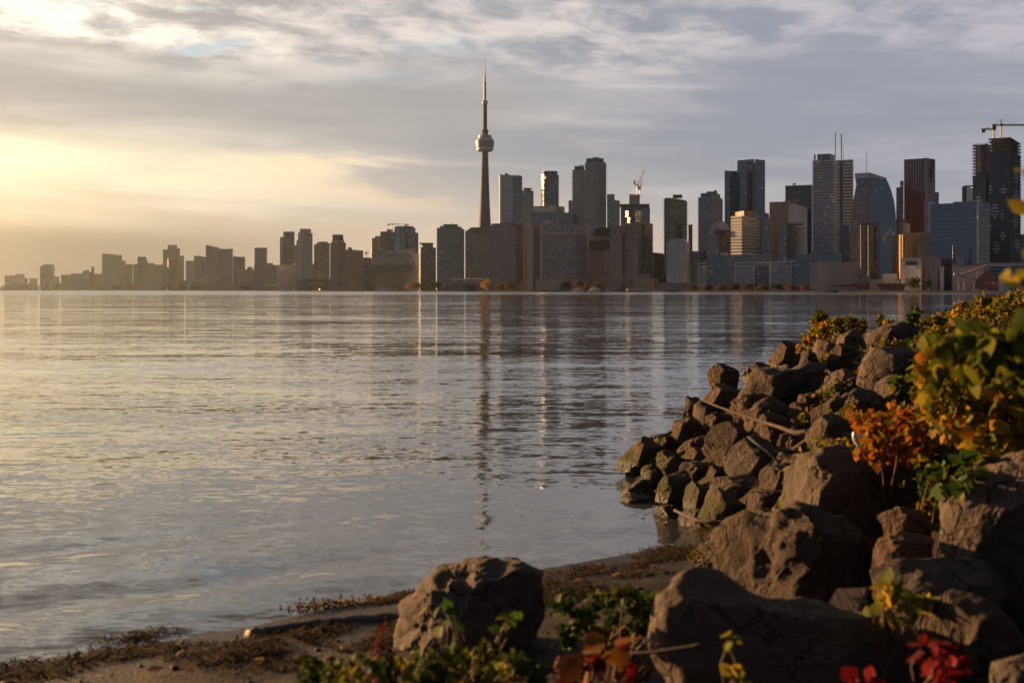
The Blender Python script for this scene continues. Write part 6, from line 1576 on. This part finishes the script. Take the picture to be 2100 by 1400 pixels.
def build_plants():
    vine = mat_leaf('leaf_vine', [(.035, .06, .007), (.07, .10, .010), (.13, .14, .013), (.19, .17, .015), (.03, .05, .006), (.06, .085, .009), (.23, .17, .015)], .55)
    stem = plain('plant_stem', (.09, .045, .025), .7, .3, 20)
    green = mat_leaf('leaf_green', [(0.026, 0.060, 0.008), (0.046, 0.086, 0.010), (0.072, 0.105, 0.014), (0.112, 0.118, 0.016)], .35)
    ygreen = mat_leaf('leaf_yellow_green', [(0.072, 0.099, 0.010), (0.145, 0.145, 0.014), (0.224, 0.172, 0.016), (0.290, 0.197, 0.016)], .4)
    amber = mat_leaf('leaf_amber', [(.11, .12, .012), (.22, .16, .014), (.36, .20, .018), (.40, .15, .015), (.16, .15, .014), (.09, .11, .010)], .45)
    orange = mat_leaf('leaf_orange', [(0.289, 0.111, 0.012), (0.323, 0.093, 0.011), (0.204, 0.060, 0.010), (0.306, 0.153, 0.015), (0.145, 0.119, 0.012)], .42)
    rust = mat_leaf('leaf_orange_shaded', [(0.136, 0.047, 0.009), (0.187, 0.072, 0.010), (0.102, 0.043, 0.009)], .3)  # orange leaves darkened: the shade near the viewer is put into the colour
    red = mat_leaf('leaf_red', [(0.093, 0.005, 0.007), (0.145, 0.009, 0.009), (0.051, 0.005, 0.007), (0.187, 0.013, 0.013)], .3)
    dgreen = mat_leaf('leaf_dark_green', [(0.019, 0.039, 0.007), (0.029, 0.055, 0.009), (0.046, 0.072, 0.010), (0.079, 0.079, 0.014)], .3)
    bankg = mat_leaf('leaf_bank', [(0.053, 0.072, 0.010), (0.099, 0.105, 0.014), (0.172, 0.132, 0.016), (0.264, 0.158, 0.019), (0.118, 0.112, 0.014)], .4)

    # tall broad-leaved vine close by
    plant('grape_vine', 'broad leaved green vine arching close to the viewer', 'vine', [(1925, 705, 28), (1975, 700, 34), (2030, 705, 40), (2090, 700, 42), (1910, 745, 20), (2000, 742, 30), (2070, 740, 38), (2130, 745, 55), (1960, 675, 14), (2085, 672, 24), (2160, 710, 60), (2030, 680, 18)], 4.3, 300, .082, vine, 1, stem, base_px=(2520, 900), tilt=.7, droop=1.3, stem_r=.005, dYr=.16, nst=4)
    plant('amber_shrub', 'large amber and yellow leaved shrub below the green vine', 'shrub', [(1920, 790, 36), (1960, 810, 46), (2010, 800, 50), (2060, 810, 56), (2110, 830, 66), (1940, 860, 40), (2000, 870, 50), (2060, 880, 56), (2030, 920, 40), (2090, 930, 55), (1900, 762, 24), (2100, 770, 50), (1925, 830, 36), (1975, 840, 40)], 6.6, 1100, .078, amber, 2, stem, base_px=(2050, 960), dYr=.4, nst=12)
    plant('yellow_shrub', 'thick yellow green shrub behind the large amber one', 'shrub', [(1905, 740, 26), (1950, 760, 36), (2000, 770, 40), (2060, 770, 44), (2110, 760, 44), (1930, 720, 24), (1990, 720, 34), (2050, 720, 40), (2110, 710, 40), (1900, 800, 24), (2150, 800, 60)], 7.4, 900, .075, ygreen, 102, stem, base_px=(2050, 830), dYr=.4, nst=10)
    plant('leafy_sprout', 'dark green rounded leaves at the foot of the amber shrub', 'plant', [(1965, 985, 28), (1985, 960, 22), (2010, 930, 24), (1945, 1010, 18), (1980, 1010, 18)], 6.2, 44, .095, green, 3, stem, dYr=.12, nst=4)
    plant('orange_shrub', 'bright orange and rust leaved shrub beside the domed rock', 'shrub', [(1770, 860, 24), (1790, 890, 30), (1830, 885, 36), (1860, 865, 30), (1815, 930, 30), (1860, 915, 34), (1775, 925, 22), (1890, 900, 28), (1840, 845, 20), (1880, 930, 22), (1755, 850, 12), (1800, 860, 20)], -.5, 620, .062, orange, 4, stem, dYr=.3, nst=9)
    plant('leafy_sprig', 'two tall yellow green leaves over the weathered block', 'plant', [(1712, 845, 12), (1728, 850, 14), (1740, 838, 10), (1718, 868, 10)], -.5, 14, .070, ygreen, 5, stem, dYr=.1)
    plant('leafy_sprig', 'spreading yellow green sprig in front of the weathered block', 'plant', [(1690, 905, 16), (1715, 910, 18), (1740, 905, 16), (1655, 930, 14), (1672, 945, 12), (1625, 955, 12), (1645, 962, 12), (1700, 925, 12)], -.6, 62, .055, ygreen, 6, stem, dYr=.15, nst=6)
    plant('leafy_sprig', 'little yellow sprig beside the humped boulder', 'plant', [(1606, 1022, 10), (1612, 1038, 9)], -.5, 9, .060, ygreen, 7, stem, dYr=.05)
    plant('leafy_sprout', 'low green leaves between the humped and the pitted boulder', 'plant', [(1895, 960, 16), (1920, 968, 18), (1945, 965, 14), (1900, 1060, 12), (1915, 1075, 10)], -.3, 60, .055, green, 8, stem, dYr=.12, nst=4)
    # shrubs along the top of the bank
    G = 'small shrubs along the top of the bank'
    for i, (cl, Y, n, size, label, m) in enumerate((
        ([(1672, 655, 10), (1685, 648, 9), (1680, 672, 14), (1700, 668, 12)], 21.5, 130, .085, 'upright green sprig at the outer end of the shrubs', bankg),
        ([(1655, 700, 12), (1672, 690, 16), (1688, 676, 14), (1645, 715, 8)], 18.5, 170, .080, 'yellowing shrub spilling down beside the outermost rock', amber),
        ([(1722, 668, 16), (1745, 662, 14), (1765, 668, 12), (1712, 660, 8)], 20.5, 190, .085, 'low yellow green shrub along the bank top', bankg),
        ([(1808, 655, 9), (1822, 664, 11), (1838, 668, 8)], 20.0, 90, .080, 'small two pronged shrub on the bank ridge', bankg),
        ([(1872, 650, 10), (1868, 668, 12), (1880, 640, 6), (1890, 672, 10)], 17.5, 120, .080, 'upright dark green shrub beyond the peaked ridge rock', green),
        ([(1905, 668, 20), (1930, 662, 18), (1915, 690, 16), (1890, 690, 12)], 18.0, 260, .078, 'spreading shrub beside the peaked ridge rock', bankg),
        ([(1955, 652, 18), (1975, 640, 20), (1965, 670, 20), (1940, 670, 14)], 19.0, 260, .080, 'amber tipped shrub halfway along the bank top', amber),
        ([(2000, 640, 20), (2020, 625, 20), (2010, 660, 24), (2040, 650, 20)], 20.0, 320, .085, 'dense green shrub rising near the bank top end', bankg),
        ([(2050, 628, 22), (2075, 620, 22), (2060, 650, 24), (2095, 640, 24)], 21.0, 340, .085, 'tallest dense shrub crowding the bank top', bankg),
        ([(2110, 615, 24), (2140, 630, 30), (2090, 608, 10)], 23.0, 240, .085, 'shrub cut by the edge of the view at the bank top', bankg),
        ([(1735, 728, 14), (1755, 745, 14), (1742, 752, 12), (1770, 722, 10)], 13.0, 110, .060, 'dark green weeds in the cleft beside the rounded rock', dgreen),
        ([(1785, 722, 9), (1795, 735, 8), (1790, 712, 6)], 12.6, 45, .055, 'yellow weeds against the great dark slab', ygreen),
        ([(1815, 708, 10), (1838, 706, 10), (1860, 710, 6)], 13.6, 80, .055, 'flat green weeds lying on top of the great dark slab', ygreen),
        ([(1838, 780, 14), (1856, 768, 12), (1870, 778, 12), (1825, 788, 8)], 10.6, 90, .055, 'green weeds below the great dark slab', green),
        ([(1665, 780, 10), (1680, 775, 8), (1672, 792, 8), (1690, 790, 6)], 13.0, 70, .045, 'dry rust weeds between the slabs and the bent twig', orange),
    )):
        plant('bank_shrub', label, 'shrub', cl, Y, int(n * 1.7), size, m, 40 + i, stem, G, big=False, tilt=1.0, stem_r=.006, dYr=.4, nst=8)
    # more cover: tufts in the gaps and a continuous fringe along the top
    rng = np.random.default_rng(31)
    tufts = [(1640, 715), (1700, 690), (1780, 672), (1850, 672), (1890, 700), (1905, 720), (1935, 705), (1880, 745), (1810, 700), (1740, 700), (1700, 735), (1775, 760), (1845, 800), (1880, 780), (1720, 790), (1690, 812), (1795, 830), (1850, 840), (1660, 850), (1640, 800), (1570, 795), (1745, 835), (1890, 860), (1870, 985), (1905, 1010), (1920, 985), (1900, 1035), (1790, 905), (1545, 1075), (1610, 940)]
    for i, (px, py) in enumerate(tufts):
        rr = rng.uniform(8, 15)
        cl = [(px, py, rr), (px + rr, py + rr * .3, rr * .8), (px - rr, py + rr * .4, rr * .7)]
        far = py < 730
        plant('rock_tuft', 'low leafy tuft of green and gold growing in a gap between the rocks', 'plant', cl, -.15 if not far else -.6, int(rng.uniform(45, 80)), .05 if not far else .07, (bankg, amber, ygreen, bankg, green)[i % 5], 200 + i, stem, 'leafy tufts in the gaps of the rocky bank', big=False, tilt=1.0, dYr=.08, nst=4)
    for i in range(11):
        px = 1895 + i * 22 + rng.uniform(-6, 6); top = 690 - (px - 1895) * .36 + rng.uniform(-8, 8)
        cl = [(px, top, 15), (px + 10, top + 22, 18), (px - 12, top + 25, 17), (px, top + 45, 20)]
        plant('bank_shrub', 'leafy shrub in the unbroken fringe along the top of the bank', 'shrub', cl, 15.0 + i * .45, 330, .075, (bankg, ygreen, amber)[i % 3], 260 + i, stem, 'fringe of shrubs along the bank top', big=False, tilt=1.0, dYr=.4, nst=6)
    # foreground plants under the camera
    plant('broadleaf_weed', 'upright broad leaved green weed before the flat ledge boulder', 'plant', [(1800, 1240, 22), (1830, 1215, 24), (1850, 1250, 30), (1880, 1240, 22), (1820, 1290, 24), (1860, 1290, 24), (1900, 1250, 14)], 4.75, 46, .078, ygreen, 60, stem, base_px=(1845, 1330), tilt=.5, droop=-.9, dYr=.1, nst=24)
    plant('red_creeper', 'deep red creeper leaves in front of the rounded grey boulder', 'creeper', [(1910, 1330, 22), (1945, 1330, 22), (1900, 1365, 18), (1940, 1370, 22), (1970, 1350, 14), (1925, 1400, 24), (1800, 1395, 16), (1765, 1400, 16)], 4.0, 60, .060, red, 61, stem, dYr=.12)
    plant('red_creeper', 'bright red creeper leaves under the large orange leaves', 'creeper', [(1150, 1350, 12), (1175, 1375, 20), (1215, 1350, 18), (1260, 1335, 14), (1230, 1380, 22), (1290, 1375, 14), (1160, 1400, 14)], 3.9, 52, .045, red, 62, stem, dYr=.12)
    plant('orange_leaf_stalk', 'stalk with a few large curled orange leaves over the red creeper', 'plant', [(1215, 1300, 10), (1240, 1305, 10), (1262, 1330, 12), (1200, 1370, 16), (1185, 1390, 14)], 3.75, 7, .088, rust, 63, stem, dYr=.06, tilt=.4, droop=.4)
    plant('ground_weeds', 'dense green weeds along the bottom of the view by the lone boulder', 'weeds', [(640, 1375, 26), (690, 1380, 28), (740, 1370, 26), (790, 1375, 30), (850, 1365, 30), (900, 1370, 34), (960, 1360, 34), (1010, 1370, 34), (1060, 1365, 32), (1100, 1385, 26), (640, 1350, 12), (930, 1335, 20), (1000, 1340, 24), (870, 1390, 30)], 4.35, 900, .034, dgreen, 64, stem, dYr=.25, nst=60)
    plant('ground_weeds', 'yellow tinged weeds mixed in at the bottom of the view', 'weeds', [(720, 1385, 30), (820, 1385, 34), (930, 1385, 34), (1020, 1385, 30), (980, 1340, 16), (890, 1350, 16)], 4.2, 200, .030, ygreen, 65, stem, dYr=.25, nst=40)
    plant('nettle_shoot', 'tall green shoots standing in front of the lone boulder', 'plant', [(910, 1250, 12), (925, 1262, 12), (908, 1285, 10), (1045, 1265, 12), (1060, 1255, 8), (1030, 1290, 10), (940, 1275, 8)], 4.6, 20, .062, green, 66, stem, base_px=(975, 1345), tilt=.5, droop=-.2, dYr=.1)
    plant('leafy_clump', 'dark green leafy clump between the lone boulder and the slab boulder', 'plant', [(1250, 1225, 18), (1280, 1215, 20), (1310, 1235, 24), (1350, 1240, 26), (1390, 1235, 24), (1260, 1260, 18), (1320, 1270, 24), (1370, 1275, 22), (1150, 1240, 18), (1165, 1225, 14), (1400, 1265, 16), (1200, 1270, 24), (1170, 1300, 24), (1240, 1300, 26), (1290, 1300, 24), (1215, 1235, 16)], 5.2, 850, .040, dgreen, 67, stem, dYr=.25, nst=40)
    plant('red_stemmed_weed', 'thin red stemmed weed beside the lone boulder', 'plant', [(785, 1285, 10), (775, 1320, 16), (795, 1335, 14), (765, 1345, 12)], 5.0, 60, .022, red, 68, plain('red_stem', (.16, .03, .02), .7), dYr=.1, nst=30)
    plant('leafy_sprig', 'yellow green leaf tuft at the bottom of the slab boulder', 'plant', [(1515, 1375, 16), (1500, 1390, 12), (1525, 1392, 10), (1490, 1310, 12)], 3.9, 20, .048, ygreen, 69, stem, dYr=.08)
    plant('grass_tuft', 'small tuft of dull green weeds at the foot of the scalloped boulder', 'weeds', [(1440, 1128, 14), (1465, 1122, 16), (1490, 1118, 14), (1420, 1142, 10)], 7.6, 150, .030, bankg, 70, stem, dYr=.15, big=False, nst=30)
    # overhanging twigs with yellow leaves entering at the edge of the view
    for i, (cl, lab, bp) in enumerate((([(2092, 354, 7), (2112, 352, 10)], 'highest yellow leaves of the twig hanging in over the far towers', None), ([(2090, 452, 7), (2110, 446, 12)], 'curled yellow leaf against the chequered tower', None), ([(2070, 545, 9), (2080, 560, 9), (2068, 575, 8), (2110, 560, 18), (2098, 590, 12)], 'pair of curled yellow leaves above the bank shrubs', None))):
        plant('overhanging_twig', lab, 'twig', cl, 3.0, (3, 3, 7)[i], .050, (ygreen, ygreen, ygreen)[i], 80 + i, stem, 'yellow leaved twigs at the edge of the view', base_px=(2620 + 20 * i, 700), dYr=.03, nst=2, stem_r=.005)


def build_shore_litter():
    """weed wrack along the waterline, pebbles, fallen leaves"""
    rng = np.random.default_rng(9)
    S = np.array(SHORE[1:8])
    seg = np.hypot(*np.diff(S, axis=0).T); cum = np.concatenate([[0], np.cumsum(seg)])
    def along(u, off):
        s = u * cum[-1]; i = np.clip(np.searchsorted(cum, s) - 1, 0, len(seg) - 1)
        t = (s - cum[i]) / seg[i]; d = (S[i + 1] - S[i]) / seg[i][:, None]
        p = S[i] + (S[i + 1] - S[i]) * t[:, None]
        return p + np.stack([d[:, 1], -d[:, 0]], 1) * off[:, None]
    # strands
    n = 15000
    clump = rng.uniform(0.10, 1.0, 110); coff = rng.normal(.18, .16, 110)
    far = clump > .62; coff[far] += rng.uniform(0, .8, far.sum())
    k = rng.integers(0, 110, n)
    u = np.clip(clump[k] + rng.normal(0, .010, n), 0, .999); off = coff[k] + rng.normal(0, .055, n)
    P = along(u, off)
    z = np.maximum(ground_z(P), 0.0) + rng.uniform(0, .045, n) ** 1.4 * 1.6
    a = rng.uniform(0, 6.28, n) * .5 - .6; L = rng.uniform(.02, .075, n); w = rng.uniform(.002, .006, n)
    dx, dy = np.cos(a) * L, np.sin(a) * L
    px_, py_ = -np.sin(a) * w, np.cos(a) * w
    rise = rng.uniform(-.012, .022, n)
    A = np.stack([P[:, 0], P[:, 1], z], 1)
    V = np.stack([A + np.stack([-dx - px_, -dy - py_, 0 * z], 1), A + np.stack([-dx + px_, -dy + py_, 0 * z], 1), A + np.stack([px_, py_, rise], 1), A + np.stack([-px_, -py_, rise], 1),
                  A + np.stack([dx + px_, dy + py_, -rise * .5], 1), A + np.stack([dx - px_, dy - py_, -rise * .5], 1)], 1).reshape(-1, 3)
    b = np.arange(n)[:, None] * 6
    Fq = np.concatenate([b + np.array([[0, 1, 2, 3]]), b + np.array([[3, 2, 4, 5]])], 0)
    wm = mat_leaf('wrack', [(.020, .014, .006), (.05, .032, .010), (.11, .065, .014), (.035, .034, .008), (.16, .085, .02)], .2)
    tag(np_obj('seaweed_wrack', V, Fq, wm, None, False), 'brown and golden weed wrack strewn along the waterline', 'seaweed', kind='stuff')
    # mounds of old wrack
    # pebbles
    n = 900
    x = rng.uniform(-3.2, 2.6, n); y = rng.uniform(4.0, 9.2, n)
    P = np.stack([x, y], 1); d = shore_dist(P)
    P = P[d > .05]; n = len(P)
    D, Fc = ico(1)
    s = (rng.uniform(0, 1, n) ** 3 * .022 + .005)
    V = (D[None] * s[:, None, None] * np.stack([rng.uniform(.8, 1.5, n), rng.uniform(.7, 1.2, n), rng.uniform(.4, .8, n)], 1)[:, None, :]
         + np.stack([P[:, 0], P[:, 1], ground_z(P) + s * .15], 1)[:, None, :]).reshape(-1, 3)
    Fq = (Fc[None] + (np.arange(n) * len(D))[:, None, None]).reshape(-1, 3)
    tag(np_obj('pebbles', V, Fq, mat_leaf('pebble', [(.03, .024, .018), (.06, .048, .036), (.02, .016, .013), (.11, .09, .07)], 0.0, .6), None, True), 'scattered pebbles and grit on the damp sand', 'pebbles', kind='stuff')
    # low weeds carpeting the top of the bank
    n = 60000
    y = rng.uniform(3.0, 46, n) ** 1.0; x = rng.uniform(1.2, 20, n) + (y - 10).clip(0) * .18
    P = np.stack([x, y], 1); d = shore_dist(P)
    ok = (d > 2.0 + .4 * np.sin(x * 2.1) + .3 * np.sin(y * 1.7)) & (x / y * F + CX > 1840 + 50 * np.sin(y * 3))
    ok &= fbm2(x, y, 3, 6.0, .9) > -.35
    P = P[ok]; n = len(P)
    P3 = np.column_stack([P, ground_z(P) + rng.uniform(0, 1, n) ** 2 * .16])
    up = rng.normal(size=(n, 3)) * .5 + np.array([0, 0, .8]); up /= np.linalg.norm(up, axis=1)[:, None]
    V, Fq = leaves_at(rng, P3, up, .075, .9, 0.1)
    gc = mat_leaf('ground_cover', [(.025, .040, .007), (.045, .055, .010), (.075, .070, .012), (.12, .085, .014), (.05, .035, .012)], .35)
    tag(np_obj('ground_cover', V, Fq, gc, None, False), 'low green and gold weeds carpeting the top of the bank', 'ground cover', kind='stuff')
    # fallen leaves on the sand and wrack
    lm = mat_leaf('fallen_leaf', [(.30, .10, .015), (.22, .12, .02), (.12, .06, .015)], .3)
    spots = [(1300, 1160), (1415, 1145), (1185, 1198), (1210, 1204), (1350, 1170), (1255, 1185), (905, 1345), (360, 1350), (300, 1385), (520, 1360), (690, 1345), (1130, 1330), (1335, 1180), (1620, 1330)]
    names = ('curled orange leaf on the wrack near the scalloped boulder', 'bright orange leaf at the end of the wrack', 'pale tan leaf on the sand behind the lone boulder', 'second tan leaf beside the pale tan leaf on the sand', 'small orange leaf in the middle of the wrack', 'brown leaf on the sand between boulder and wrack', 'tan leaf in the weeds under the lone boulder', 'brown leaf on the open sand near the water', 'lone tan leaf low on the open sand', 'orange leaf on the sand below the wet log', 'tan leaf on the sand beside the weeds', 'tan leaf beside the red creeper', 'dull orange leaf beside the small orange leaf in the wrack', 'tan leaf lying on the slab boulder')
    for (px, py), lab in zip(spots, names):
        g = ray_ground(px, py)
        V, Fq = big_leaves(rng, np.zeros((1, 3)), np.array([[.8, 0, 0]]), .07, .25, 0)
        V[:, 2] = np.abs(V[:, 2]) * .6 + .015
        tag(np_obj('fallen_leaf', V, Fq, lm, None, True, g + Vector((0, 0, .01))), lab, 'leaf', 'fallen leaves on the shore')
    # floating weed
    n = 420
    c = [px_at(x, y, 2.0 * F / (y - HZ)) for x, y in ((660, 1243), (700, 1240), (740, 1240), (775, 1236), (800, 1232), (640, 1250))]
    k = rng.integers(0, 6, n)
    P = np.array([c[i][:] for i in k]) + rng.normal(size=(n, 3)) * np.array([.10, .05, 0]); P[:, 2] = .012 + rng.uniform(0, .015, n)
    d = rng.normal(size=(n, 3)); d /= np.linalg.norm(d, axis=1)[:, None]
    V, Fq = leaves_at(rng, P, d, .022, .8)
    V[:, 2] = np.maximum(V[:, 2], .004)
    tag(np_obj('floating_weed', V, Fq, mat_leaf('golden_weed', [(.12, .07, .012), (.20, .11, .016), (.07, .05, .012)], .3), None, False), 'golden weed floating in the shallows by the lone boulder', 'seaweed', kind='stuff')


build_water()
build_ground()
build_far_shore()
build_city()
build_chequered_tower()
build_broadcast_tower()
build_cranes()
build_low_shore()
build_far_trees()
build_boats()
build_rocks()
build_driftwood()
build_plants()
build_shore_litter()
build_bird()
build_haze()
